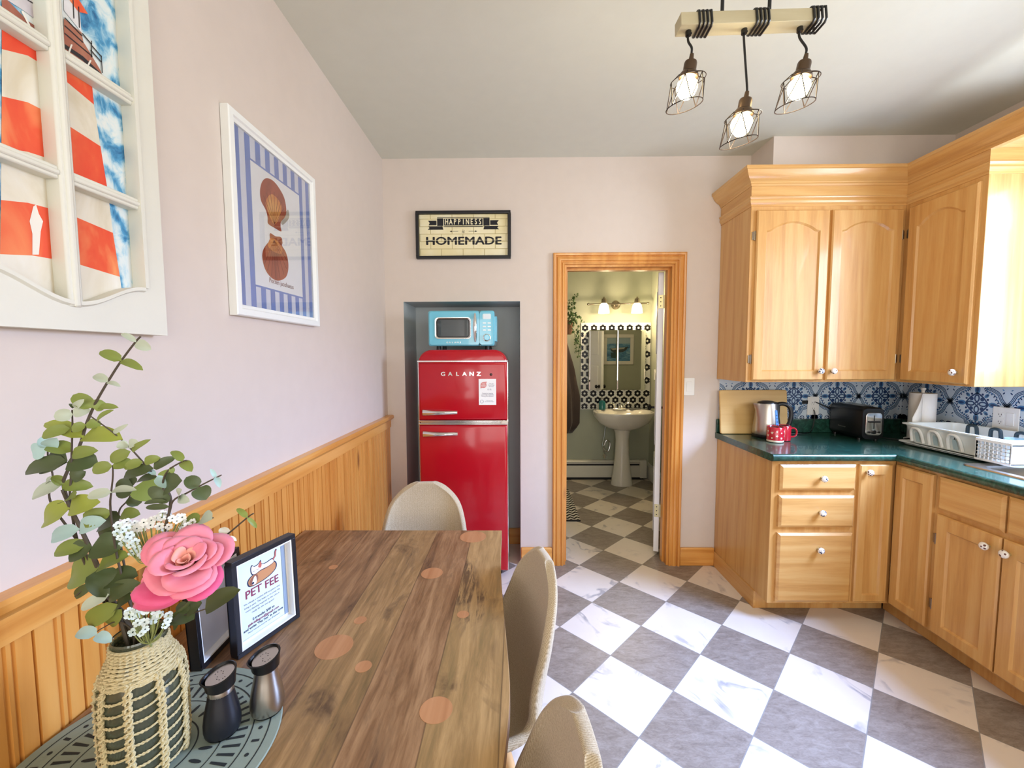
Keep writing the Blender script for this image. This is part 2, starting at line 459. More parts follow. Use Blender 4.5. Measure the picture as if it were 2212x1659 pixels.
struct('baseboard_back', G().box(AX1+.002, DX0-.076, YB-.018, YB, 0, .125).box(DX1+.076, 1.336, YB-.018, YB, 0, .125).box(XL, AX0, YB-.018, YB, 0, .125), M['pineX'], bevel=.006)

# wainscot on the left wall: beaded boards under a cap rail
g = G(); pts = []
y = -1.8; wdt = .078; t = .012
while y < YB-.001:
    for dy, dx in ((0, 0), (.002, t), (.030, t), (.032, t-.005), (.036, t-.005), (.038, t), (.044, t), (.046, t-.005), (.049, t-.005), (.051, t), (wdt-.003, t)):
        if y+dy <= YB: pts.append((XL+dx, y+dy))
    y += wdt
pts += [(XL+t, YB), (XL, YB)]
bs = [Vector((p[0], p[1], 0)) for p in pts]; ts = [Vector((p[0], p[1], .975)) for p in pts]
n = len(pts); g.add(bs+ts, [(i, i+1, n+i+1, n+i) for i in range(n-1)])
wn = struct('trim_1', g, M['pineZ'], ang=20)
g = G(); pr = [(0, .955), (.020, .955), (.020, 1.0), (.026, 1.006), (.034, 1.010), (.040, 1.018), (.040, 1.030), (.034, 1.037), (0, 1.037)]
g.loft([[(XL+a, yy, z) for a, z in pr] for yy in (-1.8, YB)])
obj('cap_rail', g, M['pineY'], wn, ang=30)
g = G().box(XL, XL+.022, -1.8, YB, 0, .12)
obj('base_rail', g, M['pineY'], wn, bevel=.004)

# bathroom door, swung in, hinge edge towards us
a = math.radians(18)
hx, hy = DX1-.022, YB+.125
U = Vector((math.sin(a), math.cos(a), 0)); N = Vector((-math.cos(a), math.sin(a), 0))
fd = Fr((hx, hy, 0), U, (0, 0, 1), N)
g = G()
def fbox(g, fr, u0, u1, v0, v1, w0, w1, m=0):
    b = len(g.v); g.box(u0, u1, v0, v1, w0, w1, m)
    for i in range(b, len(g.v)): g.v[i] = fr(*g.v[i])
fbox(g, fd, .0, .70, .03, 1.995, 0, .036)
for v0, v1 in ((.14, .62), (.78, 1.28), (1.44, 1.88)):
    for u0, u1 in ((.10, .32), (.39, .61)):
        fbox(g, fd, u0, u1, v0, v1, .036, .042)
d = struct('door_1', g, M['white_door'], bevel=.004)
for z in (.33, 1.795):
    g = G(); fbox(g, fd, -.003, .0, z-.045, z+.045, .004, .033)
    fbox(g, fd, -.002, .004, z-.045, z+.045, -.010, .0)
    for q in (-.028, 0, .028): g.tube([fd(-.004, z+q, .018), fd(-.002, z+q, .018)], .004, 8, 1)
    obj('hinge', g, [M['brass'], M['ink']], d)
for sgn in (1, -1):
    g = G(); w0 = .036 if sgn > 0 else 0
    for r0, w1, w2 in ((.026, 0, .006), (.010, .006, .035)):
        g.tube([fd(.64, .99, w0+sgn*w1), fd(.64, .99, w0+sgn*w2)], r0, 16)
    g.tube([fd(.64, .99, w0+sgn*x) for x in (.032, .038, .050, .060, .064)], [.014, .024, .027, .020, .006], 16)
    obj('door_knob', g, M['black'], d)

# ---------------------------------------------------------------- kitchen cabinets
FS = lambda x, y, z: Fr((x, y, z), (1, 0, 0), (0, 0, 1), (0, -1, 0))       # faces -Y
FE = lambda x, y, z: Fr((x, y, z), (0, -1, 0), (0, 0, 1), (-1, 0, 0))      # faces -X, u runs towards the camera
FL = lambda x, y, z: Fr((x, y, z), (0, 1, 0), (0, 0, 1), (1, 0, 0))        # faces +X (left wall)
def knob_material():
    k = NT('painted_ceramic')
    v = k.n('ShaderNodeTexVoronoi', i_Vector=k.coord(kind='Object')); v.inputs['Scale'].default_value = 95
    f = k.ramp(v.outputs['Distance'], [(.0, (1, 1, 1, 1)), (.34, (1, 1, 1, 1)), (.38, (0, 0, 0, 1))])
    k.base(k.mix(f, lin('efeae2'), lin('2c3a5c'))); k.b.inputs['Roughness'].default_value = .12; k.b.inputs['Coat Weight'].default_value = .6
    return k.m
M['knob'] = knob_material()
def knob_material2():
    k = NT('painted_ceramic_brown')
    v = k.n('ShaderNodeTexVoronoi', i_Vector=k.coord(kind='Object')); v.inputs['Scale'].default_value = 80
    f = k.ramp(v.outputs['Distance'], [(.0, (1, 1, 1, 1)), (.34, (1, 1, 1, 1)), (.38, (0, 0, 0, 1))])
    k.base(k.mix(f, lin('efeae2'), lin('5c2a1c'))); k.b.inputs['Roughness'].default_value = .12; k.b.inputs['Coat Weight'].default_value = .6
    return k.m
M['knob2'] = knob_material2()
def knob(fr, parent, m='knob'):
    g = G(); prof = [(.007, 0), (.007, .010), (.013, .014), (.0165, .020), (.0165, .026), (.013, .031), (.006, .034), (.0001, .0345)]
    b = len(g.v)
    for r, z in prof:
        for j in range(20): a = 2*PI*j/20; g.v.append(fr(r*math.cos(a), r*math.sin(a), z))
    for i in range(len(prof)-1):
        for j in range(20):
            q = (j+1) % 20; g.f.append([b+i*20+j, b+i*20+q, b+(i+1)*20+q, b+(i+1)*20+j]); g.mi.append(1 if i < 2 else 0)
    return obj('knob', g, [M[m], M['brass']], parent)
def hinge(fr, parent):
    g = G(); fbox(g, fr, -.011, .0, -.022, .022, 0, .004); fbox(g, fr, .004, .012, -.022, .022, 0, .004)
    g.tube([fr(.002, -.026, .004), fr(.002, .026, .004)], .0045, 10)
    return obj('hinge', g, M['nickel'], parent)
def panel_door(fr, w, h, parent, mw, arch=.0, st=.058, name='door', th=.020):
    """frame and recessed panel door; fr origin at lower left of door on the cabinet face"""
    g = G(); st_b, st_t = st, st+.012
    iu0, iu1, iv0, iv1 = st, w-st, st_b, h-st_t-arch
    na = 14 if arch else 1
    inner = [(iu0, iv0), (iu1, iv0)]
    for i in range(na+1):
        t = i/na; u = iu1+(iu0-iu1)*t
        inner.append((u, iv1+arch*math.sin(PI*min(max((t-.06)/.88, 0), 1))**.75 if arch else iv1))
    n = len(inner)
    outer = [(0, 0), (w, 0)]
    for i in range(na+1):
        t = i/na; outer.append((w*(1-t), h))
    e = .006
    def ins(pts, d):
        cu, cv = w/2, h/2
        return [(u+(d if u < cu else -d if u > cu else 0), v+(d if v < cv else -d)) for u, v in pts]
    rings = []
    rings.append([fr(u, v, 0) for u, v in outer])
    rings.append([fr(u, v, th-e) for u, v in outer])
    rings.append([fr(u, v, th) for u, v in ins(outer, e)])
    rings.append([fr(u, v, th) for u, v in inner])
    rings.append([fr(u, v, th-.009) for u, v in ins(inner, .007)])
    rings.append([fr(u, v, th-.010) for u, v in ins(inner, .016)])
    g.loft(rings, cap=False)
    b = len(g.v); last = [fr(u, v, th-.010) for u, v in ins(inner, .016)]
    c = fr(w/2, h*.45, th-.010)
    g.add(last+[c], [(i, (i+1) % n, n) for i in range(n)])
    return obj(name, g, mw, parent, ang=30)
def drawer(fr, w, h, parent, mw, th=.022, name='drawer'):
    g = G(); e = .012
    rings = [[fr(*p, 0) for p in ((0, 0), (w, 0), (w, h), (0, h))], [fr(*p, th-.008) for p in ((0, 0), (w, 0), (w, h), (0, h))],
             [fr(*p, th) for p in ((e, e), (w-e, e), (w-e, h-e), (e, h-e))]]
    g.loft(rings)
    return obj(name, g, mw, parent, ang=20)

CX0, CYF, CXF, CZ = 1.34, 2.175, 1.985, .915     # end panel, front face, right run face, counter top
bc = thing('base_cabinet', (1.66, 2.45, 0), 'oak base cabinet with three drawers and narrow door left of the corner', 'cabinet')
g = G().box(CX0, CXF, CYF, YB-.002, .10, .877).box(CX0+.004, CXF+.07, 2.29, YB-.02, 0, .10)
obj('carcass', g, M['oakZ'], bc, bevel=.002)
g = G().box(CX0-.001, CX0+.010, CYF+.03, YB-.003, .0, .105)
g.prism([(CX0-.001, 2.26, 0), (CX0-.001, 2.285, 0), (CX0-.001, 2.285, .1), (CX0-.001, 2.19, .1)], (.011, 0, 0))
g = G(); g.prism([(CX0-.006, YB-.003, 0), (CX0-.006, 2.29, 0), (CX0-.006, 2.29, .10), (CX0-.006, YB-.003, .10)], (.012, 0, 0))
obj('base_strip', g, M['oakY'], bc)
for z0, z1 in ((.722, .858), (.524, .694), (.116, .492)):
    fr = FS(1.374, CYF, z0); dw = drawer(fr, .392, z1-z0, bc, M['oakX'])
    knob(FS(1.584, CYF-.022, z0+(z1-z0)*(.5 if z1 > .6 else .78)), dw)
dn = panel_door(FS(1.785, CYF, .116), .170, .742, bc, M['oakZ'], st=.040)
knob(FS(1.818, CYF-.020, .822), dn, 'knob2')

bs = thing('base_cabinet', (2.27, 1.3, 0), 'oak sink base cabinet with paired doors running towards the right edge', 'cabinet')
g = G().box(CXF, XR-.002, .30, CYF, .10, .70).box(CXF, CXF+.02, .30, CYF, .70, .877).box(CXF, XR-.002, .30, .32, .7, .877).box(CXF, XR-.002, 2.0, CYF, .7, .877).box(CXF+.075, XR-.02, .32, 2.29, 0, .10)
obj('carcass', g, M['oakZ'], bs, bevel=.002)
panel_door(FE(CXF, 2.158, .112), .195, .748, bs, M['oakZ'], st=.045)
dd = [panel_door(FE(CXF, 1.935, .112), .262, .572, bs, M['oakZ'], st=.052), panel_door(FE(CXF, 1.667, .112), .262, .572, bs, M['oakZ'], st=.052),
      panel_door(FE(CXF, 1.385, .112), .262, .572, bs, M['oakZ'], st=.052), panel_door(FE(CXF, 1.117, .112), .262, .572, bs, M['oakZ'], st=.052)]
knob(FE(CXF-.020, 1.712, .632), dd[0], 'knob2'); knob(FE(CXF-.020, 1.640, .632), dd[1], 'knob2')
knob(FE(CXF-.020, 1.162, .632), dd[2], 'knob2'); knob(FE(CXF-.020, 1.090, .632), dd[3], 'knob2')
for y in (1.935, 1.660, 1.385, 1.110): drawer(FE(CXF, y, .706), .268, .155, bs, M['oakY'], name='false_drawer')
for z in (.24, .56): hinge(FE(CXF-.001, 1.946, z), dd[0])

def green_laminate():
    k = NT('green_laminate'); n = k.noise(k.coord(scale=(1, 2, 1)), 26, 6, .7, .8)
    k.base(k.ramp(n, [(.3, lin('152e26')), (.55, lin('234b3f')), (.75, lin('356555'))]))
    k.b.inputs['Roughness'].default_value = .22; k.b.inputs['Coat Weight'].default_value = .3
    return k.m
M['green'] = green_laminate()
ct = thing('countertop', (1.9, 2.3, .915), 'dark green laminate countertop turning the corner with a rolled edge', 'countertop')
g = G(); ZB = .877; XA = 1.325; SX0, SX1, SY0, SY1 = 2.10, 2.46, 1.26, 1.92
g.box(XA, XR, CYF-.015, YB-.002, ZB, CZ)
g.box(CXF-.015, SX0, .28, CYF-.015, ZB, CZ).box(SX1, XR, .28, CYF-.015, ZB, CZ).box(SX0, SX1, SY1, CYF-.015, ZB, CZ).box(SX0, SX1, .28, SY0, ZB, CZ)
pf = [(0, ZB)] + [(.005+.015*math.sin(PI*i/10), ZB+.0195-.0195*math.cos(PI*i/10)+(.0015*math.sin(PI*i/10) if i > 5 else 0)) for i in range(11)] + [(0, CZ)]
yb0, xb0 = CYF-.015, CXF-.015
g.loft([[(XA, yb0-d, z) for d, z in pf], [(xb0-d, yb0-d, z) for d, z in pf], [(xb0-d, .28, z) for d, z in pf]])
obj('worktop', g, M['green'], ct, ang=30, weld=False)
g = G().box(XA, XR-.002, YB-.020, YB-.002, CZ, 1.005).box(XR-.020, XR-.002, .28, YB-.020, CZ, 1.005)
obj('upstand', g, M['green'], ct, bevel=.006)
sk = thing('kitchen_sink', (2.28, 1.6, .915), 'stainless steel sink set into the green counter at right edge', 'sink')
def rr3(x0, x1, y0, y1, r, z): return [(a, b, z) for a, b in rrect(x0, x1, y0, y1, r, 6)]
g = G(); g.loft([rr3(SX0-.03, SX1+.025, SY0-.03, SY1+.03, .03, CZ+.0005), rr3(SX0-.026, SX1+.022, SY0-.027, SY1+.027, .03, CZ+.006), rr3(SX0+.012, SX1-.03, SY0+.015, SY1-.015, .05, CZ+.004), rr3(SX0+.018, SX1-.036, SY0+.02, SY1-.02, .05, CZ-.01), rr3(SX0+.03, SX1-.05, SY0+.035, SY1-.035, .06, CZ-.155), rr3(SX0+.06, SX1-.08, SY0+.07, SY1-.07, .05, CZ-.165)], cap=False)
g.add(rr3(SX0+.06, SX1-.08, SY0+.07, SY1-.07, .05, CZ-.165), [tuple(range(28))])
obj('basin', g, M['steel'], sk)
g = G().lathe([(.032, 0), (.032, .003), (.02, .004), (.0001, .001)], (2.27, 1.58, CZ-.165), 20)
obj('drain', g, M['nickel'], sk)

# wall cabinets
UX0, UYF, UXF, UZ0, UZ1 = 1.325, 2.43, 2.19, 1.272, 2.30
uc = thing('wall_cabinet', (1.75, 2.6, 1.272), 'oak wall cabinet with two arched panel doors above kettle', 'cabinet')
g = G().box(UX0, UXF, UYF, YB-.002, UZ0, 2.27)
obj('carcass', g, M['oakZ'], uc, bevel=.002)
d1 = panel_door(FS(1.352, UYF, 1.283), .404, .955, uc, M['oakZ'], arch=.05, st=.052)
d2 = panel_door(FS(1.772, UYF, 1.283), .392, .955, uc, M['oakZ'], arch=.05, st=.052)
knob(FS(1.728, UYF-.020, 1.336), d1); knob(FS(1.800, UYF-.020, 1.336), d2, 'knob2')
for z in (1.405, 2.10): hinge(FS(1.344, UYF-.001, z), d1); hinge(FS(2.170, UYF-.001, z), d2)
ur = thing('wall_cabinet', (2.37, 2.2, 1.272), 'oak corner wall cabinet with one arched door beside the window', 'cabinet')
g = G().box(UXF, XR-.002, 2.02, UYF, UZ0, 2.27)
g.box(UXF, XR-.002, UYF, YB-.002, UZ0, 2.27)
obj('carcass', g, M['oakZ'], ur, bevel=.002)
d3 = panel_door(FE(UXF, 2.392, 1.283), .350, .955, ur, M['oakZ'], arch=.05, st=.052)
knob(FE(UXF-.020, 2.085, 1.340), d3, 'knob2')
for z in (1.405, 2.10): hinge(FE(UXF-.001, 2.402, z), d3)

# frieze and crown moulding run over both cabinets and on as a valance over the sink
cm = thing('crown_molding', (2.0, 2.3, 2.27), 'oak crown moulding and frieze running over both wall cabinets', 'moulding')
def run(prof, y1=2.02):
    return [[(UX0-d, YB-.002, z) for d, z in prof], [(UX0-d, UYF-d, z) for d, z in prof], [(UXF-d, UYF-d, z) for d, z in prof], [(UXF-d, y1-(d if y1 > 1 else 0), z) for d, z in prof]]
ri_ = (run([(-.02, 2.262), (.003, 2.262), (.003, 2.272), (.010, 2.280), (.012, 2.290), (.010, 2.300), (.014, 2.305), (.016, 2.312), (.004, 2.318), (.004, 2.415), (-.02, 2.415)]))
for q_, mm_ in ((0, 'oakY'), (1, 'oakX'), (2, 'oakY')):
    g = G(); g.loft(ri_[q_:q_+2], cap=(q_ == 2)); obj('frieze', g, M[mm_], cm, ang=20)
cp_prof = [(-.02, 2.372), (.008, 2.372), (.010, 2.382), (.016, 2.386), (.017, 2.392), (.026, 2.398), (.040, 2.408), (.052, 2.424), (.060, 2.442), (.066, 2.446), (.066, 2.462), (-.02, 2.462)]
rr_ = run(cp_prof, .25)
g = G(); g.loft(rr_[:2], cap=False); obj('crown', g, M['oakY'], cm, ang=20)
g = G(); g.loft(rr_[1:3], cap=False); obj('crown', g, M['oakX'], cm, ang=20)
g = G(); g.loft(rr_[2:]); obj('crown', g, M['oakY'], cm, ang=20)
g = G()   # mouldings on the end of the corner cabinet
g.loft([[((UXF-d) if q_ == 0 else XR-.002, 2.02-d, z) for d, z in [(-.02, 2.262), (.003, 2.262), (.003, 2.272), (.010, 2.280), (.012, 2.290), (.010, 2.300), (.014, 2.305), (.016, 2.312), (.004, 2.318), (.004, 2.38), (-.02, 2.38)]] for q_ in (0, 1)])
g.loft([[(x, 2.02-d, z) for d, z in [(0, 2.378), (.008, 2.378), (.016, 2.386), (.030, 2.400), (.050, 2.424), (.062, 2.442), (.062, 2.456), (0, 2.456)]] for x in (UXF+.02, XR-.002)])
obj('end_molding', g, M['oakX'], cm, ang=20)

# ---------------------------------------------------------------- patterned tile splashback
def tile_pattern(g, fr, u0, u1, v0, v1, cu, per, cv):
    """white ground (0), dark blue (1), mid blue (2), pale blue (3)"""
    g.add([fr(u0, v0, .002), fr(u1, v0, .002), fr(u1, v1, .002), fr(u0, v1, .002), fr(u0, v0, 0), fr(u1, v0, 0), fr(u1, v1, 0), fr(u0, v1, 0)],
          [(0, 1, 2, 3), (0, 4, 5, 1), (3, 2, 6, 7), (0, 3, 7, 4), (1, 5, 6, 2)], 0)
    sub = []      # (points, mat, layer)
    def P(pts, m, w): sub.append((pts, m, w))
    def circ(cx, cy, r, m, w, n=12, ry=None, rot=0):
        ry = ry or r
        P([(cx+r*math.cos(a)*math.cos(rot)-ry*math.sin(a)*math.sin(rot), cy+r*math.cos(a)*math.sin(rot)+ry*math.sin(a)*math.cos(rot)) for a in [2*PI*i/n for i in range(n)]], m, w)
    def rib(pts, wd, m, w):
        L, R2 = [], []
        k = len(pts)
        for i in range(k):
            t = (Vector(pts[min(i+1, k-1)])-Vector(pts[max(i-1, 0)])).normalized(); nn = Vector((-t.y, t.x))*wd/2
            L.append(Vector(pts[i])+nn); R2.append(Vector(pts[i])-nn)
        for i in range(k-1): P([tuple(L[i]), tuple(L[i+1]), tuple(R2[i+1]), tuple(R2[i])], m, w)
    og = [tuple(p) for p in spl([Vector(q) for q in ((-.56, .06), (-.5, 0), (-.42, -.10), (-.36, -.22), (-.27, -.28), (-.20, -.31), (-.17, -.38), (-.10, -.46), (0, -.58))], 5)]
    for sx in (1, -1):
        for sy in (1, -1):
            q = [(x*sx, y*sy) for x, y in og]
            rib(q, .060, 1, .0024); rib(q, .034, 3, .0027); rib(q, .010, 1, .0030)
            # leafy twig following the ribbon inside
            tw = [(x*sx*.84, y*sy*.84) for x, y in og[6:]]
            rib(tw, .009, 1, .0024)
            for i in range(2, len(tw)-1, 3):
                circ(tw[i][0]+.02*sx, tw[i][1], .028, 1, .0026, 7, .012, sx*sy*.9); circ(tw[i][0]-.018*sx, tw[i][1]+.012*sy, .022, 2, .0028, 7, .010, -sx*sy*.9)
            # scrolls outside
            cx, cy = .36*sx, .47*sy
            rib([(cx+(.015+.055*t)*math.cos(7*t)*sx, cy+(.015+.055*t)*math.sin(7*t)*sy) for t in [i/14 for i in range(15)]], .015, 1, .0026)
            circ(cx, cy, .028, 2, .0024); circ(cx+.07*sx, cy+.05*sy, .032, 1, .0024, 8, .018, .6*sx*sy)
            cx, cy = .20*sx, .50*sy
            rib([(cx+(.012+.05*t)*math.cos(-7*t)*sx, cy+(.012+.05*t)*math.sin(-7*t)*sy) for t in [i/14 for i in range(15)]], .013, 1, .0026)
    # corner medallion piece between the ogees (above and below the crossings)
    for sx in (1, -1):
        for sy in (1, -1):
            circ(.5*sx, .5*sy, .09, 1, .0024, 10); circ(.5*sx, .5*sy, .06, 3, .0027, 8); circ(.5*sx, .5*sy, .03, 1, .0030, 8)
            circ(.44*sx, .24*sy, .026, 1, .0024, 7, .012, .8*sx*sy); circ(.43*sx, .30*sy, .020, 2, .0024, 7, .010, -.6*sx*sy)
    # central medallion
    k_med = len(sub)
    for r, m, wv in ((.138, 1, .0024), (.118, 3, .0026)):
        pts = []
        for i in range(48):
            a = 2*PI*i/48; rr = r*(1+.20*abs(math.cos(2*a))-.10*abs(math.sin(4*a))); pts.append((rr*math.cos(a)*1.0, rr*math.sin(a)*1.06))
        P(pts, m, wv)
    for i in range(4):
        a = PI/2*i; circ(.085*math.cos(a), .085*math.sin(a), .062, 1, .0028, 12, .040, a); circ(.085*math.cos(a), .085*math.sin(a), .040, 3, .0030, 12, .020, a)
        b2 = a+PI/4; circ(.105*math.cos(b2), .105*math.sin(b2), .030, 1, .0029, 8)
        circ(.215*math.cos(a), .215*math.sin(a), .062, 2, .0024, 10, .040, a); circ(.220*math.cos(a), .220*math.sin(a), .040, 1, .0027, 8, .020, a); circ(.285*math.cos(a), .285*math.sin(a), .024, 1, .0024, 6, .014, a)
        circ(.185*math.cos(b2), .185*math.sin(b2), .040, 2, .0024, 8, .026, b2); circ(.195*math.cos(b2), .195*math.sin(b2), .022, 1, .0027, 8, .012, b2); circ(.165*math.cos(b2+.32), .165*math.sin(b2+.32), .018, 1, .0027, 6); circ(.165*math.cos(b2-.32), .165*math.sin(b2-.32), .018, 1, .0027, 6)
    circ(0, 0, .03, 1, .0032, 8); circ(0, 0, .014, 3, .0034, 8)
    for sy in (1, -1):
        P([(-.06, .27*sy), (0, .38*sy), (.06, .27*sy), (0, .30*sy)], 1, .0024); circ(0, .30*sy, .02, 2, .0027, 8)
        for sx in (1, -1): circ(.06*sx, .29*sy, .04, 2, .0024, 8, .014, sx*sy*1.1)
    for i in range(k_med, len(sub)): sub[i] = ([(x*1.27, y*1.27) for x, y in sub[i][0]], sub[i][1], sub[i][2])
    def clip(poly, ax, lim, keep_less):
        out = []
        for i in range(len(poly)):
            a, b = poly[i-1], poly[i]
            ia = (a[ax] <= lim) == keep_less or a[ax] == lim; ib = (b[ax] <= lim) == keep_less or b[ax] == lim
            if ia != ib:
                t = (lim-a[ax])/(b[ax]-a[ax]); out.append((a[0]+(b[0]-a[0])*t, a[1]+(b[1]-a[1])*t))
            if ib: out.append(b)
        return out
    k0 = int(math.floor((u0-cu)/per))-1; k1 = int(math.ceil((u1-cu)/per))+1
    for kk in range(k0, k1+1):
        for jj in (-1, 0, 1):
            for pts, m, wv in sub:
                q = [(cu+(kk+x)*per, cv+(jj+y)*per) for x, y in pts]
                if max(p[0] for p in q) < u0 or min(p[0] for p in q) > u1 or max(p[1] for p in q) < v0 or min(p[1] for p in q) > v1: continue
                for ax, lim, kl in ((0, u0, False), (0, u1, True), (1, v0, False), (1, v1, True)):
                    if len(q) > 2: q = clip(q, ax, lim, kl)
                if len(q) > 2: g.add([fr(x, y, wv) for x, y in q], [tuple(range(len(q)))], m)
M['tile_white'] = mat('tile_white', 'cfdeea', .18, coat=.3); M['tile_dark'] = mat('tile_dark_blue', '27416e', .18); M['tile_mid'] = mat('tile_mid_blue', '4d7fae', .18); M['tile_pale'] = mat('tile_pale_blue', 'b4cde0', .18)
TM = [M['tile_white'], M['tile_dark'], M['tile_mid'], M['tile_pale']]
g = G(); tile_pattern(g, Fr((0, YB, 0), (1, 0, 0), (0, 0, 1), (0, -1, 0)), 1.345, XR, 1.005, 1.272, 1.835, .285, 1.155)
tag(obj('splashback_tiles', g, TM, weld=False, smooth=False), 'blue and white patterned tile splashback on back wall behind toaster', 'tiles')
g = G(); tile_pattern(g, Fr((XR, 0, 0), (0, 1, 0), (0, 0, 1), (-1, 0, 0)), 1.75, YB, 1.005, 1.272, 2.33, .285, 1.155)
tag(obj('splashback_tiles', g, TM, weld=False, smooth=False), 'blue and white patterned tile splashback on right wall behind dish rack', 'tiles')
M['tile_pale_'] = None

# ---------------------------------------------------------------- things on the counter
M['bamboo'] = wood('bamboo', ('c99f5e', 'dbb878', 'e6c88c'), 'X', rough=.5, coat=0, fine=30, coarse=2, bump=.02, contrast=.6)
g = G(); b0 = rrect(0, .435, 0, .285, .012, 4); lf = Fr((1.328, 2.722, CZ+.001), (1, 0, 0), (0, .11, .994), (0, -.994, .11))
g.prism([lf(u, v, 0) for u, v in b0], lf.W*.016)
tag(obj('cutting_board', g, M['bamboo'], bevel=.003), 'large pale bamboo cutting board leaning on the tiles behind kettle', 'cutting board')

kx, ky = 1.570, 2.622
kt = thing('electric_kettle', (kx, ky, CZ), 'brushed steel electric kettle with black handle beside cutting board', 'kettle')
g = G().lathe([(.078, .0), (.080, .004), (.080, .018), (.074, .020)], (kx, ky, CZ), 40)
obj('base', g, M['black'], kt)
g = G(); rings = []
for z, r in ((.020, .076), (.03, .078), (.06, .077), (.12, .070), (.17, .063), (.205, .058), (.212, .056)):
    ring = []
    for j in range(40):
        a = 2*PI*j/40; rr = r
        d = abs((a-PI+PI) % (2*PI)-PI)   # spout points to -X
        if z > .15: rr += .030*max(0, 1-d/.45)*((z-.15)/.06)
        ring.append((kx+rr*math.cos(a), ky+rr*math.sin(a)*1.0, CZ+z))
    rings.append(ring)
g.loft(rings); obj('body', g, M['steel'], kt)
g = G().lathe([(.054, .212), (.052, .220), (.03, .227), (.0001, .229)], (kx, ky, CZ), 32)
obj('lid', g, M['black'], kt)
ha = math.radians(-22)
hp = [(.050, .205), (.085, .212), (.118, .195), (.130, .150), (.122, .095), (.100, .055), (.086, .048)]
g = G(); P3 = spl([Vector((kx+r*math.cos(ha), ky+r*math.sin(ha), CZ+z)) for r, z in hp], 6)
g.tube(P3, .0125, 10); g.tube([Vector((kx+.055*math.cos(ha), ky+.055*math.sin(ha), CZ+z)) for z in (.21, .03)], .014, 10)
obj('handle', g, M['black'], kt)
M['blue_window'] = mat('blue_gauge', '5c8fc9', .2)
g = G(); wa = math.radians(-72)
for i in range(8):
    pass
pts = []
for z in (.055, .175):
    r = .0775-.0014*(z-.055)*100*.95
    for da in (-.14, .14): pts.append((kx+r*math.cos(wa+da), ky+r*math.sin(wa+da), CZ+z))
g.add([Vector(p)+Vector((math.cos(wa), math.sin(wa), 0))*.003 for p in pts]+[Vector(p)-Vector((math.cos(wa), math.sin(wa), 0))*.006 for p in pts], [(0, 1, 3, 2), (0, 2, 6, 4), (1, 5, 7, 3), (2, 3, 7, 6), (0, 4, 5, 1)])
for i, z in enumerate((.085, .105, .125, .145)):
    c = Vector((kx+.0765*math.cos(wa), ky+.0765*math.sin(wa), CZ+z)); o_ = Vector((-math.sin(wa), math.cos(wa), 0))*.005
    nn = Vector((math.cos(wa), math.sin(wa), 0))*.0035-Vector((0, 0, 0)); c -= Vector((math.cos(wa), math.sin(wa), 0))*(.0765-(.0775-.00133*(z-.055)*100))
    g.add([c+nn-o_+Vector((0, 0, -.002)), c+nn+o_+Vector((0, 0, -.002)), c+nn+o_+Vector((0, 0, .002)), c+nn-o_+Vector((0, 0, .002))], [(0, 1, 2, 3)], 1)
obj('water_gauge', g, [M['blue_window'], M['ink']], kt)
g = G().tube(spl([Vector(p) for p in ((kx+.07, ky+.03, CZ+.006), (1.76, 2.66, CZ+.005), (1.86, 2.70, CZ+.005), (1.93, 2.73, CZ+.02), (1.962, 2.752, 1.03), (1.963, 2.765, 1.067))], 6), .0028, 6)
obj('cord', g, M['black'], kt)

M['red_glaze'] = mat('red_glaze', 'b8182c', .15, coat=.5); M['cream'] = mat('cream_glaze', 'ecdfc8', .4)
def mug(x, y, label, pattern, ha):
    t = thing('mug', (x, y, CZ), label, 'mug', group='red mugs on the counter')
    g = G(); R = .045
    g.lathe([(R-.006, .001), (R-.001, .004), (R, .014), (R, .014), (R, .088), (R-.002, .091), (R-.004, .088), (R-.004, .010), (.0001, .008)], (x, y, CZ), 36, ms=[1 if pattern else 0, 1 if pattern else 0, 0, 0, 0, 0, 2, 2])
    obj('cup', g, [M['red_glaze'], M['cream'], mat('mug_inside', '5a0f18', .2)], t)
    g = G().tube(spl([Vector((x+r*math.cos(ha), y+r*math.sin(ha), CZ+z)) for r, z in ((R-.003, .074), (R+.016, .076), (R+.028, .060), (R+.026, .036), (R+.012, .024), (R-.003, .024))], 6), .0048, 8)
    obj('handle', g, M['red_glaze'], t)
    if pattern:
        g = G(); rnd = random.Random(3)
        def on(a, z, pts):
            vs = [(x+(R+.0006)*math.cos(a+u/R), y+(R+.0006)*math.sin(a+u/R), CZ+z+v) for u, v in pts]
            g.add(vs, [tuple(range(len(vs)))])
        for i in range(11):
            a = -PI*.97+i*.56
            for z0 in ((.028, .058) if i % 2 else (.040, .066)):
                k = rnd.choice((0, 1, 2))
                if k == 0: on(a, z0, [(-.009, .004), (-.003, .003), (0, .008), (.003, .003), (.010, .006), (.004, -.001), (.003, -.008), (0, -.003), (-.003, -.008), (-.003, -.001)])
                elif k == 1: on(a, z0, [(.004*math.cos(q*PI/5)*(1 if q % 2 else 2), .004*math.sin(q*PI/5)*(1 if q % 2 else 2)) for q in range(10)])
                else: on(a, z0, [(.0045*math.cos(q*PI/4), .0045*math.sin(q*PI/4)) for q in range(8)])
        obj('pattern', g, M['cream'], t)
    return t
mug(1.532, 2.468, 'red mug with white folk pattern and cream base, front of pair', True, .35)
mug(1.603, 2.515, 'plain red mug tucked behind the patterned mug', False, -.35)

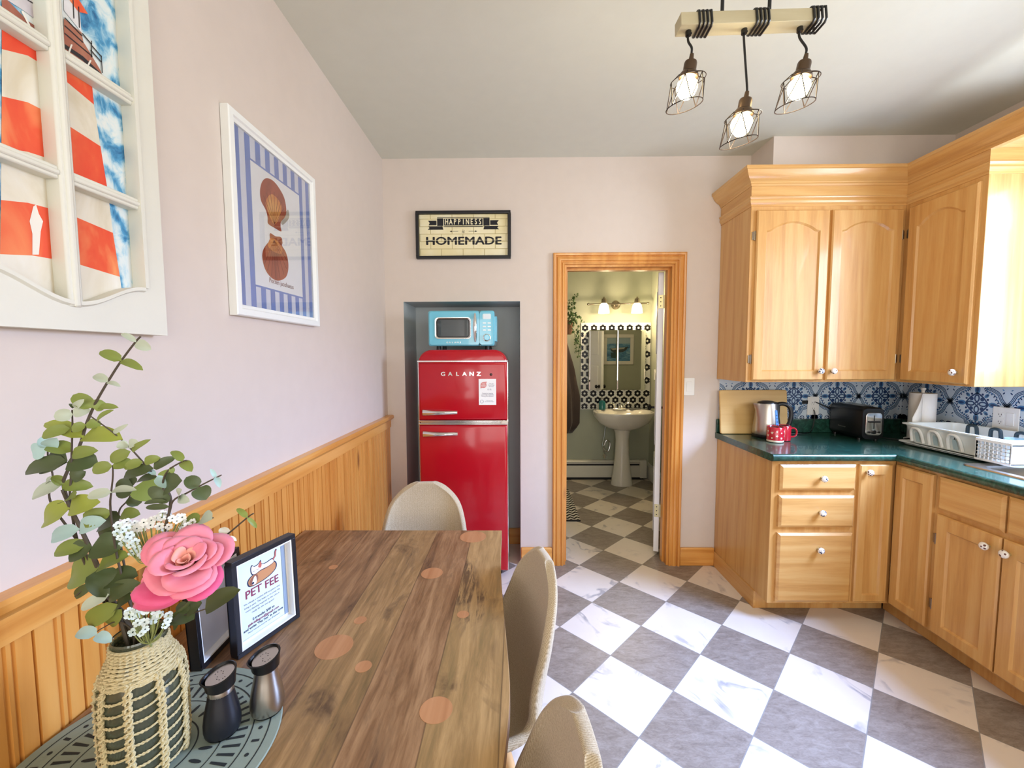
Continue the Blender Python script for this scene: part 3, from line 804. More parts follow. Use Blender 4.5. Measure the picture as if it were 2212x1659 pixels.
# toaster
tx, ty = 2.118, 2.618
to = thing('toaster', (tx, ty, CZ), 'black two slice toaster with chrome end panel on green counter', 'toaster', rz=math.radians(-2))
g = G(); Pn = rrect(-.064, .064, 0, .190, .030, 6)
g.loft([[(u*s, yy, .012+v*.96 if s < 1 else .010+v) for u, v in Pn] for yy, s in ((-.138, .94), (-.130, 1), (.125, 1), (.133, .94))])
obj('body', g, M['black'], to, local=True)
g = G(); Pn = rrect(-.046, .046, .035, .170, .02, 5); g.prism([(u, -.139, v) for u, v in Pn], (0, -.006, 0))
cpn = obj('control_panel', g, M['chrome'], to, local=True, bevel=.002)
g = G().box(-.0025, .0025, -.1465, -.1445, .075, .155); g.box(-.032, .032, -.152, -.146, .112, .121); obj('lever', g, M['black'], cpn, bevel=.001, local=True)
for xx, r in ((-.028, .006), (0, .012), (.028, .006)):
    g = G().lathe([(r, 0), (r, .006), (r*.8, .009), (.0001, .0095)], (xx, -.145, .056), 18, axis='Y')
    obj('dial', g, M['black'], cpn, local=True)
g = G()
for sx in (-.025, .025): g.box(sx-.012, sx+.012, -.10, .10, .2045, .2065)
obj('slot', g, M['steel'], to, local=True, bevel=.001)
g = G(); text(g, 'Toastmaster', Fr((-.0650, .02, .065), (0, -1, 0), (0, 0, 1), (-1, 0, 0)), .013)
obj('lettering', g, M['steel'], to, local=True)
for sx in (-.048, .048):
    for sy in (-.10, .10): obj('foot', G().lathe([(.010, .0005), (.010, .013)], (sx, sy, 0), 12), M['black'], to, local=True)
g = G().tube(spl([Vector(p) for p in ((0, .13, .10), (-.06, .135, .16), (-.16, .15, .205), (-.205, .155, .20))], 7), .0035, 6)
g.box(-.232, -.197, .145, .168, .190, .212)
obj('cord', g, M['black'], to, local=True)

def plate(name, fr, w, h, label, kinds, parent=None):
    t = thing(name, fr(0, 0, 0), label, 'outlet' if 'o' in kinds else 'switch')
    g = G(); g.prism([fr(u, v, 0) for u, v in rrect(-w/2, w/2, -h/2, h/2, .004, 3)], fr.W*.005)
    obj('cover_plate', g, M['white_plastic'], t, bevel=.0015)
    n = len(kinds)
    for i, kd in enumerate(kinds):
        c = (i-(n-1)/2)*.045
        if kd == 's':
            g = G(); g.prism([fr(u, v, .005) for u, v in rrect(c-.0165, c+.0165, -.033, .033, .002, 2)], fr.W*.0035); obj('rocker', g, M['white_plastic'], t, bevel=.001)
        else:
            g = G()
            for q in (-.019, .019):
                g.prism([fr(u, v, .005) for u, v in rrect(c-.0165, c+.0165, q-.014, q+.014, .010, 4)], fr.W*.002, 0)
                for du in (-.006, .006): b = len(g.v); fbox(g, fr, c+du-.001, c+du+.001, q-.002, q+.006, .0072, .0076, 1)
                disc(g, (c, q-.008), .0022, fr, .0076, 1, 8)
            obj('socket', g, [M['white_plastic'], M['ink']], t)
    return t
plate('wall_outlet', FS(1.963, YB-.0035, 1.092), .076, .120, 'white double wall outlet in the blue tiles between kettle and toaster', 'o')
plate('wall_outlet', Fr((XR-.0035, 2.185, 1.092), (0, -1, 0), (0, 0, 1), (-1, 0, 0)), .118, .120, 'white outlet and switch plate in tiles above the dish rack', 'os')
plate('light_switch', FS(1.143, YB, 1.221), .072, .116, 'white rocker light switch on wall right of the doorway', 's')

# paper towel
px_, py_ = 2.415, 2.50
pt = thing('paper_towel_roll', (px_, py_, CZ), 'white paper towel roll on upright stand in counter corner', 'paper towel')
g = G().lathe([(.075, 0), (.075, .008), (.01, .010), (.008, .300), (.012, .305), (.012, .315), (.0001, .318)], (px_, py_, CZ), 32)
obj('stand', g, M['white_plastic'], pt)
g = G().lathe([(.020, .012), (.060, .012), (.061, .014), (.061, .283), (.060, .285), (.020, .285)], (px_, py_, CZ), 40)
obj('roll', g, mat('paper_towel', 'f3f1ec', .9, bump=(160, .15, .002)), pt)
g = G(); L = []
for i in range(9):
    t = i/8; zt = CZ+.29-.14*t**1.2; zb = CZ+.015
    x = px_-.045-.085*t; y = py_-.045-.01*math.sin(PI*t)-.035*t
    L.append(((x, y, zb), (x, y, (zb+zt)/2), (x, y, zt)))
g.loft(L, closed=False, cap=False)
obj('loose_sheet', g, bpy.data.materials['paper_towel'], pt, solid=.0015)
g = G().tube(spl([Vector(p) for p in ((2.24, 2.56, CZ+.006), (2.29, 2.50, CZ+.006), (2.33, 2.47, CZ+.018), (2.36, 2.45, CZ+.006), (2.31, 2.42, CZ+.006), (2.28, 2.45, CZ+.012), (2.33, 2.44, CZ+.012), (2.37, 2.41, CZ+.006))], 6), .004, 6)
tag(obj('power_cord', g, M['black']), 'black coiled power cord lying between toaster and dish rack', 'cord')

# dish rack, tray, tumbler
M['rack'] = mat('rack_plastic', 'eef3f0', .3); M['rubber'] = mat('dark_rubber', '26363c', .6)
dr = thing('dish_rack', (2.38, 2.15, CZ), 'white plastic dish rack with dark prong caps beside the sink', 'dish rack')
X0, X1, Y0, Y1 = 2.235, 2.49, 1.90, 2.375
g = G()
def rk(z, e, r=.03): return [(a, b, z) for a, b in rrect(X0-e, X1+e*.6, Y0-e, Y1+e, r, 5)]
g.loft([rk(CZ+.018, -.008), rk(CZ+.028, .0), rk(CZ+.118, .022), rk(CZ+.120, .034), rk(CZ+.126, .034), rk(CZ+.126, .016), rk(CZ+.034, -.006), rk(CZ+.026, -.012)], cap=False)
g.add(rk(CZ+.018, -.008), [tuple(range(24))])
obj('basket', g, M['rack'], dr, weld=False)
# raised arches along the long side
for yc in (2.32, 2.22, 2.12):
    g = G(); f2 = Fr((X0-.003, yc, CZ+.03), (0, -1, 0), (-.24, 0, .97), (-.97, 0, -.24))
    pts = spl([Vector(p) for p in ((-.034, 0, 0), (-.030, .05, 0), (-.018, .074, 0), (0, .079, 0), (.018, .074, 0), (.030, .05, 0), (.034, 0, 0))], 4)
    g.tube([f2(p.x, p.y, .004) for p in pts], .0075, 8); obj('plate_arch', g, M['white_plastic'], dr)
    g = G(); g.prism([f2(u, v, .0015) for u, v in ((-.012, 0), (.012, 0), (.011, .045), (.006, .056), (-.006, .056), (-.011, .045))], f2.W*.001); obj('opening', g, mat('slot_shadow_plastic', 'b5cbd0', .4) if 'slot_shadow_plastic' not in bpy.data.materials else bpy.data.materials['slot_shadow_plastic'], dr)  # flat tinted patch painted as the shade inside each arch slot
for yc in (2.24, 2.13, 2.02):
    g = G(); pts = spl([Vector(p) for p in ((2.44, yc-.024, CZ+.03), (2.435, yc-.022, CZ+.115), (2.435, yc-.012, CZ+.132), (2.435, yc+.012, CZ+.132), (2.435, yc+.022, CZ+.115), (2.44, yc+.024, CZ+.03))], 4)
    g.tube(pts, .008, 8); obj('prong_cap', g, M['rubber'], dr)
g = G(); f2 = Fr((X0-.048, 1.985, CZ+.022), (0, -1, 0), (0, 0, 1), (-1, 0, 0))
for i in range(9): fbox(g, f2, i*.017-.002, i*.017+.002, 0, .088, 0, .004)
for i in range(6): fbox(g, f2, 0, .138, i*.017, i*.017+.004, 0, .004)
for dx in (.0,): 
    fbox(g, f2, -.004, .142, .085, .097, -.06, .006); fbox(g, f2, -.004, .142, -.004, .004, -.06, .006); fbox(g, f2, -.004, .002, 0, .09, -.06, .004); fbox(g, f2, .136, .142, 0, .09, -.06, .004)
obj('cutlery_caddy', g, M['white_plastic'], dr)
g = G(); f2 = Fr((X0-.028, 2.105, CZ+.085), (0, -1, 0), (-.24, 0, .97), (-.97, 0, -.24)); g.add([f2(-.005, 0, .002), f2(.005, 0, .002), f2(0, .012, .002)], [(0, 1, 2)])
obj('mark', g, M['ink'], dr)
g = G()
def tr(z, e, r=.035): return [(a, b, z) for a, b in rrect(2.205-e, 2.505+e, 1.845-e, 2.42+e, r, 5)]
g.loft([tr(CZ+.0072, -.012), tr(CZ+.009, -.012), tr(CZ+.018, .006), tr(CZ+.021, .006), tr(CZ+.012, -.012), tr(CZ+.011, -.02)], cap=True)
tag(obj('drip_tray', g, M['rack'], weld=False), 'flat white drip tray under the dish rack', 'tray')
g = G().lathe([(.026, 0), (.030, .003), (.036, .095), (.0345, .095), (.029, .008), (.0001, .006)], (2.30, 1.93, CZ+.031), 28)
tag(obj('tumbler', g, mat('pale_plastic', 'd6eef2', .15, trans=.7)), 'pale translucent plastic tumbler standing in the dish rack', 'cup')

# ---------------------------------------------------------------- refrigerator and microwave
M['red'] = mat('fridge_red', 'b40a1e', .20, coat=.3, spec=.3); M['red'].node_tree.nodes['Principled BSDF'].inputs['Coat Roughness'].default_value = .08
FX0, FX1, FY = -.612, -.058, 2.585
fr_ = thing('refrigerator', (-.335, 2.85, 0), 'tall glossy red retro refrigerator standing in the wall alcove', 'refrigerator')
def topprof(e, dz=0):
    r = .085; o = []
    for i in range(9): a = PI-PI/2*i/8; o.append((FX0+e+r+r*math.cos(a), 1.468-r+r*math.sin(a)+dz-e))
    for i in range(9): a = PI/2-PI/2*i/8; o.append((FX1-e-r+r*math.cos(a), 1.468-r+r*math.sin(a)+dz-e))
    return o
tp = topprof(0)
g = G(); pp = [(FX0, .03)]+tp+[(FX1, .03)]
g.loft([[(x, y, z) for x, z in pp] for y in (FY+.06, 3.08)])
obj('cabinet', g, M['red'], fr_, bevel=.004)
def fdoor(name, outline, y0=FY, y1=FY+.055):
    g = G(); cx = sum(p[0] for p in outline)/len(outline); cz = (max(p[1] for p in outline)+min(p[1] for p in outline))/2
    hw = (max(p[0] for p in outline)-min(p[0] for p in outline))/2; hz = (max(p[1] for p in outline)-min(p[1] for p in outline))/2
    def sc_(e): return [(cx+(x-cx)*(1-e/hw), cz+(z-cz)*(1-e/hz)) for x, z in outline]
    rings = []
    for yy, e in ((y1, 0), (y0+.016, 0), (y0+.008, .003), (y0+.003, .008), (y0, .018)): rings.append([(x, yy, z) for x, z in sc_(e)])
    g.loft(rings); return obj(name, g, M['red'], fr_, ang=50)
cap = [(FX0, 1.378)]+tp+[(FX1, 1.378)]
fdoor('top_cap', cap)
fz = fdoor('freezer_door', [(FX0, 1.028), (FX0, 1.392), (FX1, 1.392), (FX1, 1.028)])
fd2 = fdoor('fridge_door', [(FX0, .055), (FX0, 1.000), (FX1, 1.000), (FX1, .055)])
g = G().box(FX0-.003, FX1+.003, FY-.006, FY+.055, 1.391, 1.402); obj('chrome_strip', g, M['chrome'], fr_, bevel=.003)
g = G().box(FX0-.002, FX1+.002, FY-.002, FY+.055, 1.000, 1.010).box(FX0+.01, FX1+.004, FY+.006, FY+.055, 1.010, 1.018).box(FX0-.002, FX1+.002, FY-.002, FY+.055, 1.018, 1.028).box(FX1-.04, FX1+.006, FY-.008, FY+.03, 1.008, 1.026); obj('chrome_strip', g, M['chrome'], fr_, bevel=.002)
g = G().box(FX0-.004, FX0+.001, FY+.020, FY+.045, .05, 1.39).box(FX1-.001, FX1+.004, FY+.020, FY+.045, .05, 1.39); obj('edge_trim', g, M['chrome'], fr_)
for dpar, z in ((fz, 1.078), (fd2, .943)):
    g = G(); rings = []
    for t in [i/10 for i in range(11)]:
        x = FX0+.028+t*.215; hgt = .022-.010*t; dep = .020+.018*math.sin(PI*min(t*1.1, 1))-.006*t
        rings.append([(x, FY-dep*math.sin(PI*q/8) if True else 0, z+hgt*math.cos(PI*q/8)) for q in range(9)]+[(x, FY+.001, z-hgt), (x, FY+.001, z+hgt)])
    g.loft(rings); obj('handle', g, M['chrome'], dpar, ang=40)
g = G(); ff = FS(-.333, FY-.001, 1.318)
for i, ch in enumerate('GALANZ'): btext(g, ch, FS(-.455+i*.0442, FY-.001, 1.317), .034, 0, .0018, 1.15, .0012)
obj('lettering', g, M['chrome'], fz, smooth=False)
g = G().lathe([(.0085, 0), (.0085, .002), (.007, .003), (.0001, .003)], (-.158, FY, 1.314), 16, axis='Y')
for i in range(len(g.v)): g.v[i] = Vector((g.v[i].x, FY-abs(g.v[i].y-FY), g.v[i].z))
obj('badge', g, mat('dark_red_badge', '3a0a0c', .3), fz)
for sx in (FX0+.06, FX1-.06):
    for sy in (2.68, 3.02): obj('foot', G().lathe([(.02, 0), (.02, .032)], (sx, sy, 0), 12), M['black'], fr_)
# paper notice
nt = thing('paper_notice', (-.181, FY-.001, 1.2), 'small white printed notice stuck on red freezer door', 'notice')
nf = FS(-.181, FY-.0008, 1.206)
g = G(); g.prism([nf(u, v, 0) for u, v in ((-.054, -.081), (.054, -.081), (.054, .081), (-.054, .081))], nf.W*.0012); obj('sheet', g, M['paper'], nt)
g = G()
disc(g, (-.024, .043), .019, nf, .0018, 1, 20); g.add([nf(-.024, .062, .0019), nf(-.003, .064, .0019), nf(-.008, .05, .0019)], [(0, 1, 2)], 1); g.add([nf(-.043, .040, .0019), nf(-.043, .022, .0019), nf(-.028, .026, .0019)], [(0, 1, 2)], 1)
text(g, 'TO\nREAD', Fr(nf(-.024, .043, .0022), nf.U, nf.V, nf.W), .011, 2, .0001)
text(g, 'You can\nkeep things\nand save', Fr(nf(.024, .043, .0018), nf.U, nf.V, nf.W), .0085, 0, .0001)
text(g, '15 %', Fr(nf(.012, .015, .0018), nf.U, nf.V, nf.W), .013, 0, .0001)
text(g, 'Thanks for keeping\nyour fridge organized\nDuring the weekend', Fr(nf(0, -.018, .0018), nf.U, nf.V, nf.W), .0088, 0, .0001)
text(g, 'to see more here\nask us at the front desk', Fr(nf(.012, -.058, .0018), nf.U, nf.V, nf.W), .006, 0, .0001)
for i in range(20): pass
ribbon(g, [(-.035+.010*math.cos(2*PI*i/16), -.060+.010*math.sin(2*PI*i/16)) for i in range(17)], .0015, nf, .0018, 0)
obj('print', g, [mat('grey_print', '6d6a86', .7), mat('salmon_print', 'd9928c', .7), M['paper']], nt, smooth=False, weld=False)

M['aqua'] = mat('aqua_enamel', '6cc3dc', .18, coat=.6)
mw = thing('microwave', (-.33, 2.8, 1.469), 'retro aqua blue microwave standing on top of the red refrigerator', 'microwave')
MX0, MX1, MZ0, MZ1, MY = -.553, -.138, 1.492, 1.712, 2.635
g = G(); g.loft([[(a, yy, b) for a, b in rrect(MX0+e, MX1-e, MZ0+e, MZ1-e, .016, 4)] for yy, e in ((MY+.05, .0), (2.97, 0), (2.98, .01))])
g.box(MX1-.002, MX1+.012, MY+.07, 2.93, MZ0+.03, MZ1-.03)
obj('body', g, M['aqua'], mw, bevel=.003)
DXM = -.232
g = G(); g.loft([[(a, yy, b) for a, b in rrect(MX0+e, DXM, MZ0+e, MZ1-e, .014, 4)] for yy, e in ((MY+.05, 0), (MY+.008, 0), (MY, .008))])
dm = obj('door', g, M['aqua'], mw)
g = G(); g.loft([[(a, yy, b) for a, b in rrect(MX0+.042+e, MX0+.268-e, MZ0+.045+e, MZ0+.178-e, .020, 5)] for yy, e in ((MY+.001, 0), (MY-.005, .0), (MY-.005, .006), (MY-.002, .010))], cap=False)
obj('window_rim', g, M['chrome'], dm)
g = G(); g.prism([(a, MY-.002, b) for a, b in rrect(MX0+.046, MX0+.264, MZ0+.049, MZ0+.174, .017, 5)], (0, -.0015, 0))
g.prism([(a, MY-.0036, b) for a, b in rrect(MX0+.058, MX0+.252, MZ0+.060, MZ0+.163, .012, 5)], (0, -.0006, 0), 1)
mgl = mat('smoked_glass', '2c3a40', .06, coat=1)
obj('window_glass', g, [M['black'], mgl], dm)
g = G(); hx = DXM-.026
g.loft([[(hx+.010*math.cos(2*PI*q/12)*w_, MY-.020*math.sin(PI*t)-.004+.007*math.sin(2*PI*q/12), MZ0+.025+.178*t) for q in range(12)] for t, w_ in [(i/12, .5+.6*math.sin(PI*i/12)**.5) for i in range(13)]])
obj('handle', g, M['chrome'], dm)
g = G()
for i, ch in enumerate('GALANZ'): text(g, ch, FS(MX0+.118+i*.0165, MY-.0004, MZ0+.022), .0125, ext=.0008, sx=1.3)
obj('lettering', g, M['chrome'], dm, smooth=False)
g = G(); g.loft([[(a, yy, b) for a, b in rrect(DXM+.0015, MX1-e, MZ0+e, MZ1-e, .014, 4)] for yy, e in ((MY+.05, 0), (MY+.008, 0), (MY, .008))])
cpn = obj('control_panel', g, M['aqua'], mw)
cxm = (DXM+MX1)/2
g = G(); g.prism([(a, MY, b) for a, b in rrect(cxm-.026, cxm+.026, MZ0+.166, MZ0+.200, .008, 4)], (0, -.002, 0)); g.prism([(a, MY-.002, b) for a, b in rrect(cxm-.020, cxm+.020, MZ0+.171, MZ0+.194, .003, 3)], (0, -.0006, 0), 1)
obj('display', g, [mat('silver_rim', 'c9d8dc', .3, .3), mat('display_face', 'dfeaf0', .3)], cpn)
for r_ in range(3):
    for c_ in range(2):
        g = G(); g.prism([(a, MY, b) for a, b in rrect(cxm-.026+c_*.030, cxm-.004+c_*.030, MZ0+.094+r_*.022, MZ0+.103+r_*.022, .004, 3)], (0, -.003, 0)); obj('button', g, bpy.data.materials['silver_rim'], cpn)
g = G().lathe([(.024, 0), (.024, -.004), (.020, -.005), (.019, -.018), (.016, -.021), (.0001, -.021)], (cxm, MY, MZ0+.052), 32, axis='Y')
for i in range(len(g.v)): g.v[i] = Vector((g.v[i].x, MY-abs(g.v[i].y-MY), g.v[i].z))
g.mi = [1 if i < 64 else 0 for i in range(len(g.f))]
obj('dial', g, [M['aqua'], M['chrome']], cpn, weld=False)
for sx in (MX0+.05, MX1-.05):
    for sy in (MY+.08, 2.93): obj('foot', G().lathe([(.016, 0), (.014, .025)], (sx, sy, 1.4685), 12), M['black'], mw)

# ---------------------------------------------------------------- bathroom
point('vanity_bulb_left', (.960, 4.55, 1.90), 11, (1, .76, .46), .04)
point('vanity_bulb_right', (1.322, 4.55, 1.90), 11, (1, .76, .46), .04)
# flower mosaic panel
M['mosaic_white'] = mat('mosaic_white', 'e6e8e2', .25, coat=.3); M['mosaic_black'] = mat('mosaic_black', '10121c', .25)
g = G(); mf = FS(0, BY-.001, 0)
u0, u1, v0, v1 = .735, 1.525, .812, 1.800
g.prism([mf(u, v, 0) for u, v in ((u0, v0), (u1, v0), (u1, v1), (u0, v1))], mf.W*.008, 0)
row = 0; z = v0+.032
while z < v1+.03:
    x = u0+.045+(.0505 if row % 2 else 0)-.101
    while x < u1+.04:
        for kq in range(6):
            aa = PI/6+kq*PI/3; cx, cz = x+.024*math.cos(aa), z+.024*math.sin(aa)
            if u0+.012 < cx < u1-.012 and v0+.012 < cz < v1-.012: disc(g, (cx, cz), .0158, mf, .0084, 1, 10)
        if u0+.012 < x < u1-.012 and v0+.012 < z < v1-.012: (disc(g, (x, z), .022, mf, .0085, 1, 10), disc(g, (x, z), .0130, mf, .0088, 0, 6))
        x += .101
    z += .0747; row += 1
obj_m = tag(obj('mosaic_panel', g, [M['mosaic_white'], M['mosaic_black']], weld=False, smooth=False), 'black flower and white mosaic tile panel around bathroom mirror', 'tiles')
# mirror cabinet
M['mirror'] = mat('mirror', 'f4f6f6', .01, 1)
mc = thing('mirror_cabinet', (1.13, 4.77, 1.04), 'mirrored cabinet with two doors on bathroom mosaic panel', 'mirror')
g = G().box(.822, 1.448, 4.735, BY-.009, 1.040, 1.712); obj('box', g, M['white_trim'], mc)
for x0, x1 in ((.820, 1.1335), (1.1365, 1.450)):
    g = G(); e = .012
    g.loft([[(x0, 4.734, 1.038), (x1, 4.734, 1.038), (x1, 4.734, 1.714), (x0, 4.734, 1.714)], [(x0, 4.730, 1.038), (x1, 4.730, 1.038), (x1, 4.730, 1.714), (x0, 4.730, 1.714)], [(x0+e, 4.728, 1.038+e), (x1-e, 4.728, 1.038+e), (x1-e, 4.728, 1.714-e), (x0+e, 4.728, 1.714-e)]])
    obj('mirror_door', g, M['mirror'], mc, smooth=False)
# rowing boat painting on the near bathroom wall (seen in the mirror)
pa = thing('boat_painting', (1.585, 2.915, 1.5), 'framed rowing boat painting reflected in the bathroom mirror', 'painting')
pf2 = Fr((1.585, 2.916, 1.52), (-.86, 0, 0), (0, 0, .9), (0, 1, 0))
g = G()
for a_, b_, c_, d_ in ((-.27, .27, -.26, -.20), (-.27, .27, .20, .26), (-.27, -.21, -.20, .20), (.21, .27, -.20, .20)): fbox(g, pf2, a_, b_, c_, d_, 0, .022)
obj('frame', g, M['white_trim'], pa, bevel=.004)
g = G(); fbox(g, pf2, -.21, .21, -.20, .20, 0, .006)
ks = NT('painted_sea'); nn_ = ks.noise(ks.coord(scale=(1, 1, 3)), 9, 4, .6, 1); ks.base(ks.ramp(nn_, [(.35, lin('2f5c82')), (.5, lin('4f86ab')), (.65, lin('7fa9bd'))]))
g.add([pf2(u, v, .0066) for u, v in ((-.21, .10), (.21, .10), (.21, .20), (-.21, .20))], [(0, 1, 2, 3)], 1)
g.add([pf2(u, v, .0070) for u, v in ((.15, .02), (-.13, .04), (-.17, .055), (-.15, .0), (-.08, -.045), (.08, -.055), (.13, -.03))], [tuple(range(7))], 2)
g.add([pf2(u, v, .0074) for u, v in ((.145, .018), (-.12, .038), (-.10, .01), (.10, -.01))], [(0, 1, 2, 3)], 3)
g.add([pf2(u, v, .0070) for u, v in ((.14, -.05), (.02, -.055), (.05, -.15), (.13, -.14))], [(0, 1, 2, 3)], 4)
obj('canvas', g, [ks.m, mat('painted_sky', '9fb4bd', .7), mat('boat_hull', '3c4648', .7), mat('boat_rim', 'a9a898', .7), mat('boat_reflection', '2f4a4c', .7)], pa, weld=False, smooth=False)
# vanity light
vl = thing('vanity_light', (1.12, 4.75, 2.0), 'brushed nickel two shade vanity light above the bathroom mirror', 'light')
g = G().tube([(.80, 4.68, 1.995), (1.45, 4.68, 2.002)], .008, 12); 
for xx in (.795, 1.455): g.sphere((xx, 4.68, 1.995 if xx < 1 else 2.002), .014, n=12)
obj('bar', g, M['nickel'], vl)
g = G().lathe([(.050, 0), (.050, -.01), (.040, -.03), (.02, -.045), (.018, -.11), (.0001, -.115)], (1.125, BY, 1.998), 28, axis='Y')
for i in range(len(g.v)): g.v[i] = Vector((g.v[i].x, BY-abs(g.v[i].y-BY), g.v[i].z))
obj('backplate', g, M['nickel'], vl)
M['glow_shade'] = mat('glowing_shade', 'fff4dc', .4, emit=('ffe6b0', 5))
for xx in (.960, 1.322):
    g = G().lathe([(.005, .075), (.010, .06), (.026, .05), (.030, .02), (.030, .0)], (xx, 4.64, 1.995), 20); g.tube([(xx, 4.68, 1.998), (xx, 4.64, 2.02)], .007, 8); obj('socket', g, M['nickel'], vl)
    g = G().lathe([(.030, .004), (.046, -.015), (.056, -.06), (.060, -.105), (.056, -.105), (.050, -.06), (.04, -.015), (.026, .0)], (xx, 4.64, 1.995), 28); obj('glass_shade', g, M['glow_shade'], vl)
# pedestal sink
ps = thing('pedestal_sink', (1.165, 4.6, 0), 'white ceramic pedestal sink below the bathroom mirror', 'sink')
cx, cy = 1.165, 4.55
def ell(a, b, z, p=2.4, yo=0): 
    o = []
    for i in range(40):
        t = 2*PI*i/40; c, s = math.cos(t), math.sin(t)
        y = cy+yo+b*abs(s)**(2/p)*(1 if s > 0 else -1); o.append((cx+a*abs(c)**(2/p)*(1 if c > 0 else -1), min(y, BY-.003), z))
    return o
g = G(); g.loft([ell(.11, .10, .625), ell(.19, .15, .650), ell(.27, .20, .700), ell(.315, .235, .765), ell(.325, .245, .800), ell(.325, .245, .815), ell(.318, .238, .822), ell(.29, .19, .818, yo=-.02), ell(.27, .175, .80, yo=-.02), ell(.20, .13, .74, yo=-.02), ell(.06, .05, .71, yo=-.02)])
obj('basin', g, M['ceramic'], ps, ang=60)
g = G(); g.loft([[(cx+a*math.cos(2*PI*i/28), 4.58+b*math.sin(2*PI*i/28), z) for i in range(28)] for a, b, z in ((.120, .105, 0), (.120, .105, .02), (.112, .098, .05), (.092, .085, .18), (.078, .075, .34), (.072, .07, .50), (.080, .08, .58), (.105, .10, .640))])
obj('pedestal', g, M['ceramic'], ps)
fa = thing('sink_faucet', (cx, 4.72, .822), 'chrome bathroom faucet with two curved handles on pedestal sink', 'faucet')
g = G(); g.prism([(a, b, .819) for a, b in rrect(cx-.085, cx+.085, 4.70, 4.755, .025, 5)], (0, 0, .014)); obj('base', g, M['chrome'], fa, bevel=.004)
g = G().tube(spl([Vector(p) for p in ((cx, 4.73, .83), (cx, 4.715, .865), (cx, 4.66, .872), (cx, 4.62, .850))], 6), [.018]*7+[.015]*6+[.012]*6, 12); obj('spout', g, M['chrome'], fa)
for s in (-1, 1):
    g = G().tube(spl([Vector(p) for p in ((cx+s*.055, 4.73, .83), (cx+s*.060, 4.73, .865), (cx+s*.085, 4.72, .888), (cx+s*.105, 4.71, .882))], 5), .009, 10); obj('handle', g, M['chrome'], fa)
sd = thing('soap_dispenser', (.965, 4.66, .822), 'teal soap bottle with pump on the sink edge', 'soap dispenser')
g = G().lathe([(.034, 0), (.037, .004), (.037, .085), (.028, .098), (.014, .103), (.014, .110)], (.965, 4.70, .820), 24); obj('bottle', g, mat('teal_soap', '2f7d80', .12, trans=.3), sd)
g = G().tube([(.965, 4.70, .925), (.965, 4.70, .965)], .006, 10); g.tube([(.965, 4.70, .965), (.955, 4.665, .962)], .006, 8); g.lathe([(.015, 0), (.015, .018)], (.965, 4.70, .926), 16); obj('pump', g, M['chrome'], sd)
g = G(); g.prism([(a, b, .821) for a, b in rrect(1.275, 1.405, 4.69, 4.76, .02, 4)], (0, 0, .012)); tag(obj('soap_dish', g, mat('grey_dish', '5f6468', .4), bevel=.004), 'flat dark grey soap dish on right side of pedestal sink', 'soap dish')
g = G().tube(spl([Vector(p) for p in ((1.02, 4.77, .62), (1.005, 4.76, .50), (.985, 4.74, .40), (1.04, 4.74, .33), (1.07, 4.75, .42), (1.03, 4.75, .46), (1.0, 4.76, .38), (1.01, 4.78, .30))], 6), .008, 8)
g.tube([(1.01, 4.76, .30), (1.01, 4.76, .25)], .016, 10); g.tube([(.985, 4.76, .275), (1.035, 4.76, .275)], .012, 10); g.tube([(1.01, 4.76, .27), (1.01, 4.80, .27)], .010, 10)
tag(obj('water_supply_line', g, M['chrome']), 'grey braided supply hoses looping behind the pedestal sink', 'pipe')
# baseboard heater
bh = thing('baseboard_heater', (.95, 4.76, 0), 'long white baseboard heater along the bathroom back wall', 'heater')
HX0, HX1 = .11, 1.475
g = G(); g.loft([[(x, y, z) for y, z in ((4.795, .03), (4.735, .03), (4.735, .165), (4.752, .185), (4.752, .195), (4.74, .205), (4.76, .222), (4.795, .225))] for x in (HX0, HX1)])
g.box(HX0, HX1-.05, 4.733, 4.74, .045, .16)
obj('housing', g, mat('heater_enamel', 'dcd9cc', .35), bh, bevel=.002)
g = G().box(HX0, HX1-.07, 4.733, 4.738, .170, .186).box(HX0, HX1-.02, 4.75, 4.79, .001, .031); obj('vent_slot', g, M['ink'], bh)
g = G(); g.loft([[(HX1-.06+dx, y, z) for y, z in ((4.797, .02), (4.728, .02), (4.728, .19), (4.745, .225), (4.797, .23))] for dx in (0, .075)]); obj('end_cap', g, bpy.data.materials['heater_enamel'], bh, bevel=.006)
# rug
kr = NT('striped_rug'); tcr = kr.n('ShaderNodeTexCoord').outputs['Object']
wvr = kr.n('ShaderNodeTexWave', i_Vector=tcr, wave_type='BANDS', bands_direction='Y'); wvr.inputs['Scale'].default_value = 17; wvr.inputs['Distortion'].default_value = 0
zz = kr.n('ShaderNodeSeparateXYZ', i_0=tcr); zg = kr.math('PINGPONG', kr.math('MULTIPLY', zz.outputs[0], 34), 1.0)
vv = kr.math('MULTIPLY_ADD', zg, .6, kr.math('MULTIPLY', zz.outputs[1], 17)); st_ = kr.math('GREATER_THAN', kr.math('FRACT', vv), .5)
kr.base(kr.mix(st_, lin('17151a'), lin('d8d2c8'))); kr.b.inputs['Roughness'].default_value = .95
g = G(); g.box(.16, .547, 3.53, 4.375, .001, .010); g.box(.16, .549, 3.525, 3.54, .001, .0115, 1).box(.537, .549, 3.53, 4.37, .001, .0105, 0)
tag(obj('bathroom_rug', g, [kr.m, M['ink']], weld=False), 'black and cream zigzag woven rug on bathroom floor', 'rug')
# switch on the stub wall
plate('light_switch', Fr((1.53, 4.62, 1.215), (0, 1, 0), (0, 0, 1), (-1, 0, 0)), .072, .116, 'white light switch on bathroom side wall near door edge', 's')
